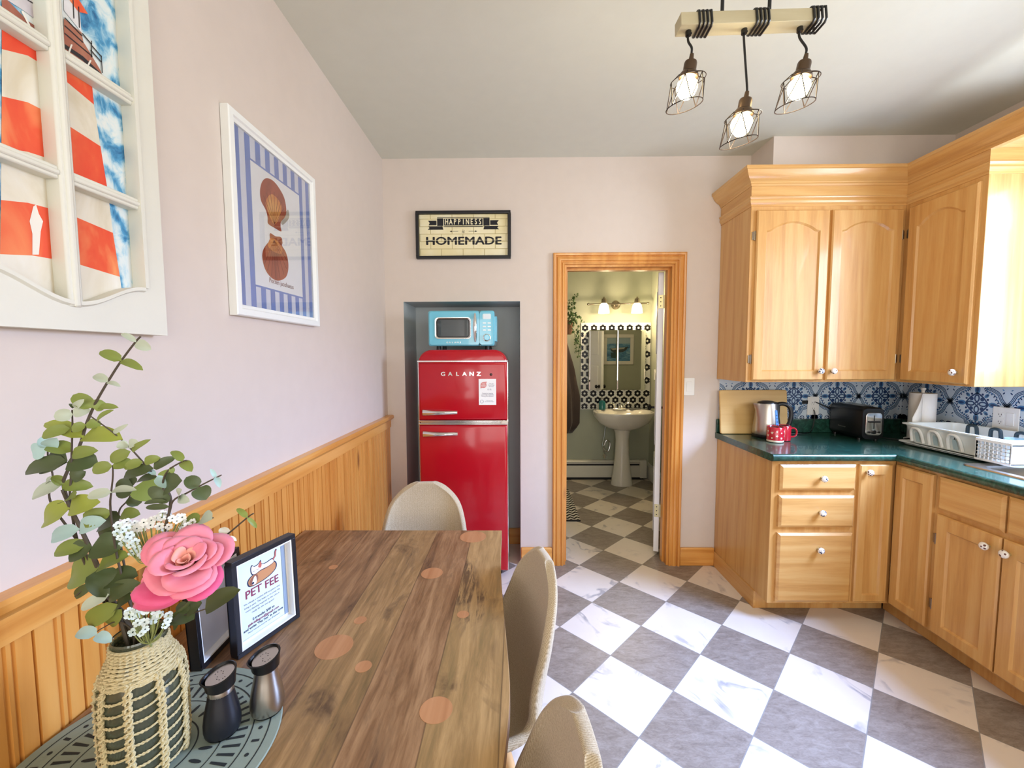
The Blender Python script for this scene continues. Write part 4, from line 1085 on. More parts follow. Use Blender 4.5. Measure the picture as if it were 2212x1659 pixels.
# towel
tw = thing('bath_towel', (.53, 4.76, 1.60), 'dark brown towel hanging on a hook below the ivy', 'towel')
g = G(); rnd = random.Random(5); rings = []
for i in range(22):
    t = i/21; z = 1.60-1.05*t+.02*math.sin(3*t); wdt_ = .04+.15*min(t*1.6, 1)**.8
    if t > .92: wdt_ *= 1-(t-.92)*5
    ring = []
    for q in range(28):
        a = 2*PI*q/28; fold = 1+.22*math.sin(5*a+2.2*t)*min(1, t*3)
        ring.append((.525+wdt_*math.cos(a)*fold*.85, 4.745-abs(.045*fold)*(-math.sin(a))*(-1)-.0, z+.015*math.sin(3*a)))
    rings.append([(x, min(y, 4.788), zz_) for x, y, zz_ in ring])
g.loft(rings); obj('cloth', g, mat('brown_terry', '40332f', .95, bump=(300, .5, .003), sheen=.3), tw, ang=80)
g = G().tube([(.525, BY, 1.62), (.525, 4.74, 1.615), (.525, 4.735, 1.64)], .008, 8); obj('hook', g, M['nickel'], tw)
# ivy basket on the wall
iv = thing('ivy_plant', (.565, 4.74, 1.72), 'trailing ivy in a wicker wall basket above the towel', 'plant')
g = G().lathe([(.05, 0), (.062, .03), (.072, .10), (.078, .15), (.070, .15), (.06, .10)], (.565, 4.715, 1.665), 20)
M['wicker'] = mat('wicker', '6b4b35', .8, bump=(120, .8, .006)); obj('basket', g, M['wicker'], iv)
M['ivy'] = mat('ivy_leaf', '3f5a2c', .45, var=.35)
def ivy_leaf(g, c, s, nrm, tw_):
    nrm = Vector(nrm).normalized(); a = nrm.orthogonal().normalized(); a.rotate(Matrix.Rotation(tw_, 3, nrm)); b = nrm.cross(a)
    pts = [(0, -.5), (.35, -.6), (.28, -.2), (.62, -.05), (.3, .2), (.22, .5), (0, 1), (-.22, .5), (-.3, .2), (-.62, -.05), (-.28, -.2), (-.35, -.6)]
    vs = [Vector(c)+(a*x+b*y)*s+nrm*(-abs(x)*.25*s) for x, y in pts]+[Vector(c)+nrm*.05*s]
    n = len(pts); g.add(vs, [(i, (i+1) % n, n) for i in range(n)])
rnd = random.Random(11)
vines = [[(.50, 4.70, 1.80), (.55, 4.66, 1.92), (.57, 4.66, 2.05), (.60, 4.67, 2.10)], [(.50, 4.70, 1.80), (.50, 4.66, 1.95), (.53, 4.66, 2.04)],
         [(.52, 4.70, 1.80), (.60, 4.62, 1.86), (.66, 4.62, 1.78)], [(.52, 4.70, 1.80), (.58, 4.64, 1.82), (.62, 4.64, 1.68), (.63, 4.66, 1.52), (.62, 4.68, 1.40)],
         [(.50, 4.70, 1.80), (.54, 4.62, 1.78), (.58, 4.62, 1.62), (.60, 4.66, 1.46)], [(.48, 4.70, 1.80), (.42, 4.62, 1.86), (.36, 4.64, 1.76)], [(.50, 4.68, 1.80), (.56, 4.60, 1.88), (.61, 4.60, 1.84)]]
for vn in vines:
    P = spl([Vector(p)+Vector((.065, 0, 0)) for p in vn], 7); g = G().tube(P, .0025, 5); v_ = obj('vine', g, M['ivy'], iv)
    g = G()
    for i in range(2, len(P)):
        ivy_leaf(g, P[i]+Vector((rnd.uniform(-.02, .02), rnd.uniform(-.03, 0), rnd.uniform(-.015, .015))), rnd.uniform(.020, .034) if i < len(P)-5 else .016, (rnd.uniform(-.5, .5), -1, rnd.uniform(-.2, .6)), rnd.uniform(0, 6))
    obj('foliage', g, M['ivy'], v_, smooth=False, weld=False)

# ---------------------------------------------------------------- dining table
TZ = .74
def table_material():
    k = NT('reclaimed_plank_veneer')
    tc = k.n('ShaderNodeTexCoord').outputs['Object']
    sx = k.n('ShaderNodeSeparateXYZ', i_0=tc)
    warp = k.math('MULTIPLY', k.math('SUBTRACT', k.noise(k.coord(scale=(1, .25, 1)), 4, 2), .5), .05)
    px = k.math('ADD', k.math('MULTIPLY', sx.outputs[0], 7.2), warp)
    idx = k.math('FLOOR', px)
    wn = k.n('ShaderNodeTexWhiteNoise', noise_dimensions='1D'); k.t.links.new(idx, wn.inputs['W'])
    tone = wn.outputs['Value']
    off = k.n('ShaderNodeCombineXYZ'); k.t.links.new(k.math('MULTIPLY', idx, 3.3), off.inputs[2]); k.t.links.new(k.math('MULTIPLY', idx, 1.7), off.inputs[1])
    va = k.n('ShaderNodeVectorMath', operation='ADD'); k.t.links.new(tc, va.inputs[0]); k.t.links.new(off.outputs[0], va.inputs[1])
    mp = k.n('ShaderNodeMapping', i_0=va.outputs[0]); mp.inputs['Scale'].default_value = (1, .10, 1)
    fine = k.noise(mp.outputs[0], 75, 6, .7, .6); mid = k.noise(mp.outputs[0], 16, 5, .6, 1.6)
    mp2 = k.n('ShaderNodeMapping', i_0=va.outputs[0]); mp2.inputs['Scale'].default_value = (1, .45, 1)
    blot = k.noise(mp2.outputs[0], 7, 5, .62, .8)
    g1 = k.ramp(k.math('MULTIPLY_ADD', fine, .45, k.math('MULTIPLY', mid, .55)), [(.34, lin('563f2b')), (.47, lin('8c6d4f')), (.62, lin('b89c78'))])
    ton = k.mix(tone, lin('8c6748'), lin('bfa274'))
    c = k.mix(.55, g1, k.mix(1.0, g1, ton, 'OVERLAY'))
    c = k.mix(k.math('MULTIPLY', tone, .38), c, lin('b09a62'))
    dk = k.ramp(blot, [(.54, (0, 0, 0, 1)), (.68, (.8, .8, .8, 1))])
    c = k.mix(k.math('MULTIPLY', dk, k.ramp(fine, [(.42, (0, 0, 0, 1)), (.55, (1, 1, 1, 1))])), c, lin('3f2c20'))
    fr_x = k.math('FRACT', px); e = k.math('LESS_THAN', k.math('MINIMUM', fr_x, k.math('SUBTRACT', 1, fr_x)), .010)
    c = k.mix(k.math('MULTIPLY', e, .5), c, lin('3f2c20'))
    k.base(c); k.b.inputs['Roughness'].default_value = .38; k.b.inputs['Specular IOR Level'].default_value = .35
    k.bump(fine, .04, .002)
    return k.m
M['table'] = table_material()
M['inlay'] = wood('orange_inlay', ('9f6a42', 'b27c50', 'c08c60'), 'Y', rough=.4, coat=.1, fine=70, coarse=8, contrast=1)
M['table_edge'] = wood('table_edge', ('6b4a31', '8a6644', 'a07c55'), 'Y', rough=.5, coat=0)
tb = thing('dining_table', (-.45, .95, 0), 'weathered plank dining table with wavy right edge against left wall', 'table')
edge = spl([Vector(p) for p in ((-.060, 1.612, 0), (-.057, 1.45, 0), (-.050, 1.27, 0), (-.034, 1.06, 0), (-.020, .90, 0), (-.015, .79, 0), (-.024, .66, 0), (-.040, .52, 0), (-.035, .40, 0), (-.055, .27, 0))], 5)
out = [(-.846, 1.612, 0), ] + [tuple(p) for p in edge] + [(-.846, .27, 0)]
g = G(); g.prism([(x, y, TZ-.038) for x, y, z in out], (0, 0, .038), 0, 1)
i0 = len(g.v)
tt = obj('tabletop', g, [M['table'], M['table_edge']], tb, bevel=.002)
for cx_, cy_2, r_ in ((-.436, .946, .043), (-.159, .77, .032), (-.168, 1.553, .050), (-.271, 1.284, .034), (-.343, .883, .018), (-.145, 1.072, .016), (-.411, 1.046, .016), (-.603, 1.321, .014)):
    g = G(); g.prism([(cx_+r_*math.cos(2*PI*i/36), cy_2+r_*math.sin(2*PI*i/36), TZ-.001) for i in range(36)], (0, 0, .0014)); obj('inlay', g, M['inlay'], tb)
g = G().box(-.80, -.10, .30, .35, TZ-.075, TZ-.038).box(-.80, -.10, 1.47, 1.53, TZ-.075, TZ-.038).box(-.48, -.44, .35, 1.47, TZ-.075, TZ-.04)
obj('frame', g, M['black'], tb)
for x in (-.77, -.13):
    for y in (.32, 1.50):
        g = G().tube([(x, y, TZ-.06), (x, y, .0)], .022, 14); obj('leg', g, M['black'], tb)

# chairs
def fabric():
    k = NT('oatmeal_fabric'); n1 = k.noise(k.coord(scale=(1, 1, 1)), 420, 2, .5); 
    wv = k.n('ShaderNodeTexWave', i_Vector=k.coord(), wave_type='BANDS', bands_direction='X'); wv.inputs['Scale'].default_value = 110; wv.inputs['Distortion'].default_value = 3
    s = k.math('MULTIPLY_ADD', wv.outputs['Fac'], .3, k.math('MULTIPLY', n1, .7))
    k.base(k.ramp(s, [(.25, lin('a08e70')), (.5, lin('bfae90')), (.75, lin('d3c5aa'))])); k.b.inputs['Roughness'].default_value = .9; k.b.inputs['Sheen Weight'].default_value = .25
    k.bump(s, .35, .002); return k.m
M['fabric'] = fabric(); M['beech'] = wood('beech_leg', ('b98a55', 'd0a36c', 'dcb480'), 'Z', rough=.45, coat=.1)
def shell_g():
    prof = spl([Vector(p) for p in ((0, .205, .425), (0, .185, .452), (0, .10, .462), (0, -.02, .450), (0, -.12, .450), (0, -.185, .478), (0, -.222, .545), (0, -.243, .64), (0, -.258, .74), (0, -.266, .80), (0, -.268, .848))], 4)
    n = len(prof); m = 16; g = G()
    for i, p in enumerate(prof):
        t = i/(n-1)
        if t < .55: hw = .195+.025*math.sin(PI*t/.55)
        else:
            q = (t-.55)/.45; hw = .205*(1-.30*q)*(max(0, 1-max(0, (q-.30)/.70)**2.3))**.55
        if t < .08: hw *= .80+.20*(t/.08)**.5
        hw = max(hw, .035)
        back = min(1, max(0, (t-.42)/.25))
        for j in range(m+1):
            s = -1+2*j/m
            y = p.y + (.075*back*(1-max(0, (t-.62)/.38)**.8))*abs(s)**2.0
            z = p.z + .045*(1-back)*abs(s)**2.4 - (.0 if t < .9 else 0)
            g.v.append(Vector((hw*math.sin(s*PI/2*.92)/math.sin(PI/2*.92), y, z)))
    for i in range(n-1):
        for j in range(m): a = i*(m+1)+j; g.f.append([a, a+1, a+m+2, a+m+1]); g.mi.append(0)
    return g
def make_chair(loc, rz, label):
    t = thing('dining_chair', loc, label, 'chair', rz=rz, group='oatmeal fabric shell chairs around the table')
    obj('seat_shell', shell_g(), M['fabric'], t, local=True, solid=.026, solid_off=0, subsurf=1, weld=False, ang=180)
    for sx in (-1, 1):
        for sy in (-1, 1):
            g = G().tube([(sx*.10, sy*.09-.01, .445), (sx*.135, sy*.13-.01, .30), (sx*.205, sy*.19-.01, 0)], [.017, .016, .010], 12); obj('leg', g, M['beech'], t, local=True)
    g = G().box(-.11, .11, -.11, .09, .422, .437); g.tube([(-.125, -.125, .33), (.125, .10, .33)], .006, 8); g.tube([(.125, -.125, .335), (-.125, .10, .335)], .006, 8)
    obj('frame', g, M['black'], t, local=True)
    return t
R_ = math.radians
ch0 = make_chair((-.405, 1.635, 0), R_(184), 'oatmeal fabric shell chair at the far end of table, before refrigerator')
copy_tree(ch0, (-.178, 1.13, 0), R_(104), 'oatmeal fabric shell chair at right side of table, farther of two')
copy_tree(ch0, (-.160, .585, 0), R_(96), 'oatmeal fabric shell chair at bottom edge, nearest on the right side')

# placemat
M['mat_green'] = mat('placemat_sage', '8a978a', .8, bump=(200, .2, .001)); M['mat_ink'] = mat('placemat_ink', '22282a', .8)
g = G(); mc_ = (-.640, .672); zz = TZ+.0005
g.lathe([(.200, 0), (.205, .0012), (.203, .003), (.0001, .003)], (mc_[0], mc_[1], zz), 72)
mfz = Fr((mc_[0], mc_[1], zz+.003), (1, 0, 0), (0, 1, 0), (0, 0, 1))
for r, wd in ((.186, .0022), (.158, .0022), (.112, .0018), (.070, .0025), (.040, .002)): ribbon(g, [(r*math.cos(2*PI*i/72), r*math.sin(2*PI*i/72)) for i in range(73)], wd, mfz, .0004, 1)
for i in range(40):
    a = 2*PI*i/40; c, s = math.cos(a), math.sin(a)
    if i % 2: ribbon(g, [(.166*c, .166*s), (.179*c, .179*s)], .005, mfz, .0004, 1)
    else: disc(g, (.172*c, .172*s), .0038, mfz, .0004, 1, 8)
for i in range(52):
    a = 2*PI*i/52; c, s = math.cos(a), math.sin(a); ribbon(g, [(.120*c, .120*s), (.150*c, .150*s)], [.0042, .0062], mfz, .0004, 1)
for i in range(24):
    a = 2*PI*(i+.5)/24; c, s = math.cos(a), math.sin(a); disc(g, (.092*c, .092*s), .012, mfz, .0004, 1, 10, .0035, a)
tag(obj('placemat', g, [M['mat_green'], M['mat_ink']], weld=False), 'round sage placemat with black geometric pattern under the vase', 'placemat')

# rope wrapped vase
vx, vy, vz = -.634, .665, TZ+.0042
va = thing('vase', (vx, vy, vz), 'dark glass vase wrapped in knotted jute rope holding flowers', 'vase')
VP = [(0.0476, 0.0000), (0.0536, 0.0063), (0.0554, 0.0210), (0.0558, 0.0630), (0.0558, 0.1313), (0.0521, 0.1575), (0.0446, 0.1806), (0.0372, 0.1953), (0.0353, 0.2048), (0.0353, 0.2184), (0.0372, 0.2215), (0.0361, 0.2247), (0.0339, 0.2215), (0.0335, 0.2048), (0.0424, 0.1785), (0.0506, 0.1522), (0.0539, 0.1260), (0.0539, 0.0210), (0.0446, 0.0084), (0.0001, 0.0063)]
vg = mat('smoky_green_glass', 'a3ab92', .03, trans=.85, spec=.6); g = G().lathe(VP, (vx, vy, vz), 48); obj('glass_bottle', g, vg, va)
M['rope'] = mat('jute_rope', 'cdbf92', .9, bump=(260, .9, .003), var=.12)
def vr(z):
    pts = VP[:11]
    for (r0, z0), (r1, z1) in zip(pts, pts[1:]):
        if z0 <= z <= z1: return r0+(r1-r0)*(z-z0)/(z1-z0)
    return .05
def ropetube(g, pts, r=.0022, tw=.006):
    """two twisted strands"""
    pts = [Vector(p) for p in pts]; L = 0; A, B = [], []
    for i, p in enumerate(pts):
        if i: L += (p-pts[i-1]).length
        t = (pts[min(i+1, len(pts)-1)]-pts[max(i-1, 0)]).normalized(); a = t.orthogonal().normalized()
        rad = Vector((p.x-vx, p.y-vy, 0)).normalized(); u_ = rad; v_ = t.cross(rad)
        an = 2*PI*L/tw/2.2
        A.append(p+(u_*math.cos(an)+v_*math.sin(an))*r*.62); B.append(p-(u_*math.cos(an)+v_*math.sin(an))*r*.62)
    g.tube(A, r*.8, 5); g.tube(B, r*.8, 5)
g = G(); pts = []
for i in range(int(11*30)+1):
    a = 2*PI*i/30; z = .160+(.215-.160)*(i/330); pts.append((vx+(vr(z)+.0025)*math.cos(a), vy+(vr(z)+.0025)*math.sin(a), vz+z))
ropetube(g, pts, .0026, .007); obj('neck_wrap', g, M['rope'], va, weld=False)
NCH = 9
for c_ in range(NCH):
    g = G(); a0 = 2*PI*c_/NCH+.25
    for ph in (0, PI):
        pts = []
        for i in range(91):
            z = .004+.166*i/90; a = a0+.068*math.sin(2*PI*i/90*8+ph); rr = vr(z)+.0038+.0015*math.cos(2*PI*i/90*8+ph); pts.append((vx+rr*math.cos(a), vy+rr*math.sin(a), vz+z))
        ropetube(g, pts, .0023, .006)
    obj('knotted_cord', g, M['rope'], va, weld=False)
g = G()
for c_ in range(NCH):
    a0 = 2*PI*c_/NCH+.25; a1 = a0+2*PI/NCH
    for q in range(9):
        z0 = .014+q*.0186+(.003 if c_ % 2 else 0); pts = []
        for i in range(9):
            t = i/8; a = a0+(a1-a0)*t; z = min(z0+.006*t-.003*math.sin(PI*t), .168); rr = vr(z)+.003; pts.append((vx+rr*math.cos(a), vy+rr*math.sin(a), vz+z))
        ropetube(g, pts, .0018, .006)
obj('netting', g, M['rope'], va, weld=False)

# ---------------------------------------------------------------- bouquet
c2 = lambda x, y: (x/3.016, 700+y/3.016)
c3 = lambda x, y: (x/2.967, 1100+y/2.967)
M['lg'] = mat('leaf_green', '7d8a3e', .5, var=.2); M['ld'] = mat('leaf_dark', '4a5630', .5, var=.25); M['ll'] = mat('leaf_yellow_green', '96a03f', .5, var=.15)
M['lp'] = mat('leaf_pale', 'b4bda8', .6, var=.1); M['lb'] = mat('leaf_blue_grey', 'a9c6c2', .6, var=.08); M['lc'] = mat('leaf_cream', 'e6dfc6', .6)
M['stem'] = mat('brown_stem', '4d4334', .7)
for kk in ('lg', 'ld', 'll', 'lp', 'lb'): M[kk].node_tree.nodes['Principled BSDF'].inputs['Subsurface Weight'].default_value = 0
rl = random.Random(21)
def leaf_g(P0, P1, wd, droop=.0):
    d = P1-P0; L = d.length; u = d.normalized(); view = (CP-P0).normalized()
    n = (view+Vector((rl.uniform(-.35, .35), rl.uniform(-.2, .2), rl.uniform(0, .7)))); n = (n-u*n.dot(u)).normalized(); v = u.cross(n)
    g = G(); m = 8; rows = []
    for i in range(m+1):
        t = i/m; w = wd/2*(math.sin(PI*min(1, t**.85*.94+.05))**.50) if 0 < t < 1 else .0004
        base = P0+u*L*t+n*(L*.10*math.sin(PI*t)) - Vector((0, 0, droop*L*t*t))
        row = []
        for s in (-1, -.5, 0, .5, 1): row.append(base+v*w*s+n*(abs(s)**1.6*w*.28))
        rows.append(row)
    g.loft(rows, closed=False, cap=False); return g
def branch(label, path, leaves, r=.0016, cf=c2, Y0=.665, Y1=.64, root=True):
    """path: image points from tip to root; placed at depth between Y1 (tip) and Y0 (root)"""
    n = len(path); P = [onY(*cf(x, y), Y1+(Y0-Y1)*i/(n-1)) for i, (x, y) in enumerate(path)]
    if root: P += [Vector((vx+.25*(P[-1].x-vx), vy+rl.uniform(-.012, .012), vz+.190)), Vector((vx+rl.uniform(-.03, .03), vy+rl.uniform(-.03, .03), vz+.015))]
    t = thing('eucalyptus_branch', P[-1], label, 'branch', group='artificial eucalyptus branches in the vase')
    S = spl(P, 5); k = len(S)
    g = G().tube(S, [r*(.6+.9*i/k) for i in range(k)], 6); obj('stem', g, M['stem'], t)
    for lf in leaves:
        x0, y0, x1, y1, w_, kind = lf[:6]; f = lf[6] if len(lf) > 6 else cf
        a = f(x0, y0); b = f(x1, y1)
        # depth of the attachment = depth of the nearest stem point
        best = min(S[:max(2, k-8)], key=lambda q: ((onp(q)[0]-a[0])**2+(onp(q)[1]-a[1])**2)); Yd = best.y-.003
        P0 = onY(*a, Yd); P1 = onY(*b, Yd+rl.uniform(-.012, .012)); sc_ = 2.15
        g = leaf_g(P0, P1, w_/sc_*Yd/FPX); obj('leaf', g, M[kind], t, ang=80, weld=False)
    return t
def onp(p):
    d = p-CP; z = d.dot(CF); return (1106+FPX*d.dot(CR)/z, 829.5-FPX*d.dot(CU)/z)
J = lambda: None
branch('tallest eucalyptus branch, rising toward the lighthouse window panel', [(915, 82), (880, 120), (790, 240), (700, 380), (630, 500), (605, 550), (560, 660), (520, 790), (430, 980), (415, 1050), (450, 1180), (510, 1300), (590, 1470), (640, 1590), (760, 1860)], [
 (885, 118, 790, 62, 30, 'lp'), (890, 118, 985, 168, 50, 'lp'), (790, 240, 650, 180, 52, 'lg'), (790, 240, 932, 302, 42, 'lg'), (700, 378, 615, 333, 42, 'lp'), (700, 380, 785, 408, 24, 'lp'),
 (605, 545, 475, 462, 66, 'lg'), (605, 545, 690, 515, 60, 'lg'), (640, 545, 772, 545, 34, 'lg'), (560, 655, 468, 697, 48, 'lg'), (560, 655, 663, 655, 52, 'lg'), (545, 740, 293, 645, 72, 'll'), (545, 735, 800, 752, 92, 'll'),
 (470, 830, 300, 800, 75, 'lg'), (440, 900, 165, 965, 85, 'ld'), (440, 900, 640, 905, 110, 'ld'), (440, 890, 290, 930, 130, 'ld'), (470, 850, 640, 825, 62, 'lg'),
 (405, 1050, 608, 1060, 62, 'lg'), (400, 1050, 208, 1135, 78, 'lp'), (410, 1050, 340, 990, 45, 'lg')], r=.0022)
branch('thick lower eucalyptus branch with large round leaves, left of the rose', [(405, 1080), (450, 1180), (510, 1300), (590, 1470), (640, 1590), (760, 1850)], [
 (455, 1200, 287, 1290, 120, 'll'), (455, 1200, 655, 1160, 98, 'll'), (430, 1150, 490, 1130, 80, 'lg'), (520, 1335, 335, 1402, 75, 'lb'), (520, 1330, 692, 1280, 80, 'lb'), (540, 1290, 730, 1222, 85, 'lg'),
 (560, 1440, 353, 1492, 78, 'lg'), (600, 1450, 445, 1525, 110, 'ld'), (600, 1450, 792, 1460, 130, 'ld'), (640, 1590, 462, 1648, 150, 'lg'), (640, 1590, 842, 1510, 98, 'lg'),
 (640, 1600, 700, 1780, 120, 'ld'), (700, 1680, 900, 1640, 110, 'ld')], r=.0032, Y1=.645)
branch('slim upright eucalyptus branch with pale top leaves, at left', [(470, 560), (472, 640), (470, 740), (462, 1000), (460, 1170), (530, 1500), (700, 1850)], [
 (475, 590, 350, 602, 60, 'lp'), (475, 585, 590, 560, 52, 'lp'), (485, 545, 548, 490, 30, 'lp'), (480, 545, 448, 520, 18, 'ld'), (455, 680, 272, 738, 60, 'lg'), (465, 1010, 560, 960, 60, 'ld')])
branch('leftmost eucalyptus branch with two pale blue leaves', [(318, 760), (312, 860), (345, 1000), (320, 1110), (350, 1200), (430, 1310), (560, 1500), (720, 1850)], [
 (310, 800, 372, 742, 62, 'lb'), (305, 805, 268, 735, 50, 'lb'), (305, 815, 210, 838, 80, 'lb'), (345, 1000, 300, 1040, 30, 'lp')], Y1=.65)
branch('eucalyptus branch leaning from the baby\'s breath up to the left', [(590, 600), (740, 710), (850, 810), (950, 920), (1010, 990), (1090, 1080), (1115, 1150), (1100, 1240), (1020, 1500), (960, 1800)], [
 (630, 640, 742, 560, 36, 'lg'), (740, 710, 835, 652, 22, 'lp'), (840, 790, 757, 800, 50, 'lp'), (840, 790, 903, 768, 46, 'lp'), (850, 830, 718, 892, 58, 'lg'), (860, 830, 982, 752, 30, 'lg'),
 (940, 900, 1046, 870, 44, 'lg'), (930, 900, 808, 938, 50, 'lg'), (1000, 940, 1146, 870, 48, 'ld'), (1000, 940, 806, 1000, 66, 'ld'), (1015, 985, 930, 940, 26, 'lb'), (1030, 985, 1112, 1060, 72, 'lb'),
 (1020, 1000, 890, 1030, 50, 'ld'), (1080, 1060, 1187, 1020, 105, 'ld'), (1080, 1080, 1000, 1150, 105, 'ld'), (1030, 1000, 1140, 950, 40, 'lg')])
branch('short upright eucalyptus branch above the baby\'s breath', [(735, 920), (735, 1000), (725, 1095), (720, 1210), (760, 1500), (840, 1800)], [
 (732, 925, 600, 952, 60, 'lg'), (735, 920, 872, 910, 62, 'lg'), (726, 1095, 568, 1126, 50, 'lp'), (730, 1090, 890, 1082, 40, 'lp')])
branch('dark broad leaved eucalyptus branch in middle of the bouquet', [(880, 1060), (830, 1150), (775, 1225), (780, 1400), (850, 1800)], [
 (870, 1060, 750, 1085, 95, 'ld'), (880, 1060, 1032, 1130, 130, 'lg'), (865, 1055, 838, 1008, 62, 'ld'), (860, 1120, 895, 1185, 62, 'ld'), (790, 1240, 915, 1240, 60, 'lg'), (790, 1260, 640, 1330, 90, 'ld'), (780, 1330, 650, 1390, 80, 'ld')], Y1=.68, Y0=.68)
branch('eucalyptus branch ending in a small yellow green pair', [(1218, 888), (1180, 900), (1090, 960), (1060, 1060), (1110, 1150), (1060, 1400), (960, 1800)], [
 (1187, 897, 1118, 828, 42, 'lg'), (1190, 900, 1250, 962, 46, 'lg'), (1100, 955, 1140, 945, 30, 'lg')], Y1=.63)
branch('eucalyptus branch reaching right over the wooden chair rail', [(1442, 984), (1330, 1040), (1210, 1105), (1130, 1150), (1100, 1240), (1040, 1500), (960, 1800)], [
 (1290, 1065, 1213, 998, 64, 'ld'), (1290, 1065, 1342, 1146, 78, 'ld'), (1170, 1130, 1186, 1078, 55, 'lp'), (1170, 1130, 1236, 1156, 44, 'lp'), (1405, 1000, 1372, 943, 20, 'lb'), (1405, 1000, 1432, 1066, 28, 'lb'), (1105, 1190, 950, 1195, 28, 'ld'), (1080, 1150, 940, 1168, 22, 'ld')], Y1=.62)
branch('thin eucalyptus twig sticking out right of the rose', [(1652, 1234), (1610, 1262), (1430, 1410), (1250, 1520), (1020, 1800)], [
 (1612, 1260, 1543, 1203, 28, 'lg'), (1612, 1262, 1672, 1328, 22, 'lg'), (1480, 1388, 1438, 1328, 44, 'lc'), (1480, 1390, 1542, 1412, 22, 'lc')], Y1=.66)
branch('eucalyptus branch with grey green pair just above the rose', [(1390, 1262), (1300, 1288), (1180, 1400), (1000, 1780)], [
 (1300, 1290, 1198, 1290, 78, 'lg'), (1300, 1285, 1382, 1272, 88, 'lp')], Y1=.66)
branch('low eucalyptus branch hanging left over the vase shoulder', [(480, 560), (590, 490), (700, 580), (790, 650), (870, 780)], [
 (600, 480, 480, 562, 50, 'ld'), (700, 545, 518, 642, 56, 'lp'), (760, 610, 556, 725, 90, 'lg'), (700, 560, 900, 470, 90, 'ld'), (740, 640, 860, 560, 80, 'ld'), (780, 640, 700, 740, 70, 'lg')], cf=c3, r=.0016)
branch('lowest eucalyptus twig with two pale blue leaves beside vase neck', [(600, 800), (660, 760), (760, 720), (860, 790)], [
 (622, 802, 493, 790, 60, 'lb'), (615, 805, 716, 850, 52, 'lb')], cf=c3, r=.0012)
branch('dark rose leaf twig reaching toward the pet fee frame', [(1330, 635), (1240, 665), (1160, 690), (1050, 780)], [
 (1315, 640, 1542, 515, 92, 'ld'), (1215, 655, 1140, 610, 50, 'ld'), (1200, 650, 1295, 600, 92, 'ld'), (1120, 690, 1245, 705, 105, 'ld'), (1150, 700, 1110, 750, 80, 'ld')], cf=c3, r=.0014, Y1=.63)

# rose
def petal_mat(name, a, b):
    k = NT(name); k.base(k.mix(k.noise(k.coord(), 22, 3, .5, .6), lin(a), lin(b))); k.b.inputs['Roughness'].default_value = .6; k.b.inputs['Sheen Weight'].default_value = .2
    k.b.inputs['Subsurface Weight'].default_value = .15; k.b.inputs['Subsurface Radius'].default_value = (.02, .006, .006); return k.m
M['petal'] = petal_mat('pink_petal', 'e2607f', 'f6a8b4'); M['petal2'] = petal_mat('deep_pink_petal', 'd8336e', 'ec6f9a'); M['petal3'] = petal_mat('peach_heart', 'f0938f', 'f7c0a8')
rc = onY(*c3(1195, 352), .605)
ro = thing('rose', rc, 'large pink artificial rose in front of the bouquet', 'flower')
ax = Vector((.30, -.50, .81)).normalized(); bx = Vector((1, 0, .25)); bx = (bx-ax*bx.dot(ax)).normalized(); by = ax.cross(bx)
def petal(phi, half, r0, r1, z0, z1, curl, m, ruffle=.0, name='petal'):
    g = G(); n, k = 12, 9; rows = []; ph0 = rl.uniform(0, 6)
    for i in range(k+1):
        t = i/k; row = []
        for j in range(n+1):
            s = -1+2*j/n; edge = (1-abs(s)**3.2*.85)
            tt_ = t*edge**.5
            r = r0+(r1-r0)*(tt_**1.25)+curl*max(0, tt_-.72)**1.5*2.2 + ruffle*t*math.sin(3*s+ph0)
            z = z0+(z1-z0)*math.sin(tt_*PI/2)**.85-curl*max(0, tt_-.80)**1.2*.9 + ruffle*.6*t*t*math.sin(5*s+ph0)
            a = phi+.10*math.sin(3*t+ph0)+s*half*(.35+.65*math.sin(min(1, t*1.15+.12)*PI/2))
            row.append(rc+bx*(r*math.cos(a))+by*(r*math.sin(a))+ax*z)
        rows.append(row)
    g.loft(rows, closed=False, cap=False); obj(name, g, M[m], ro, ang=80, weld=False, solid=.0006)
for (cnt, half, r0, r1, z0, z1, curl, m, ph, ru) in ((3, 1.5, .002, .009, -.01, .016, .001, 'petal3', .2, .001), (3, 1.35, .004, .017, -.012, .021, .003, 'petal3', .9, .001), (4, 1.2, .006, .027, -.014, .024, .006, 'petal', .1, .0015),
      (4, 1.15, .008, .036, -.018, .024, .009, 'petal', .7, .002), (4, 1.15, .008, .045, -.022, .020, .011, 'petal', .2, .003), (5, 1.0, .008, .053, -.026, .012, .013, 'petal', .5, .003), (4, .9, .008, .058, -.030, -.004, .012, 'petal2', 1.1, .004)):
    for i in range(cnt): petal(ph+2*PI*i/cnt+rl.uniform(-.25, .25), half*rl.uniform(.9, 1.15), r0, r1*rl.uniform(.86, 1.10), z0, z1+rl.uniform(-.005, .006), curl*rl.uniform(.5, 1.5), m, ru*1.8)
# big loose lower petals
def loose(P0, P1, wd, m, bow):
    d = P1-P0; u = d.normalized(); n = (CP-P0).normalized(); n = (n-u*n.dot(u)).normalized(); v = u.cross(n); rows = []
    for i in range(11):
        t = i/10; w_ = wd/2*max(.02, math.sin(PI*min(1, t*.9+.06)))**.55
        rows.append([P0+d*t+v*w_*s+n*(bow*math.sin(PI*t)-abs(s)**2*w_*.35+.002*math.sin(4*s+5*t)) for s in [-1+j/4 for j in range(9)]])
    g = G(); g.loft(rows, closed=False, cap=False); obj('loose_petal', g, M[m], ro, ang=80, weld=False, solid=.0006)
loose(onY(*c3(1200, 500), .60), onY(*c3(852, 605), .59), .040, 'petal2', .010)
loose(onY(*c3(1000, 440), .61), onY(*c3(925, 420), .585), .030, 'petal', .006)
loose(onY(*c3(1200, 420), .61), onY(*c3(1380, 500), .60), .030, 'petal', .006)
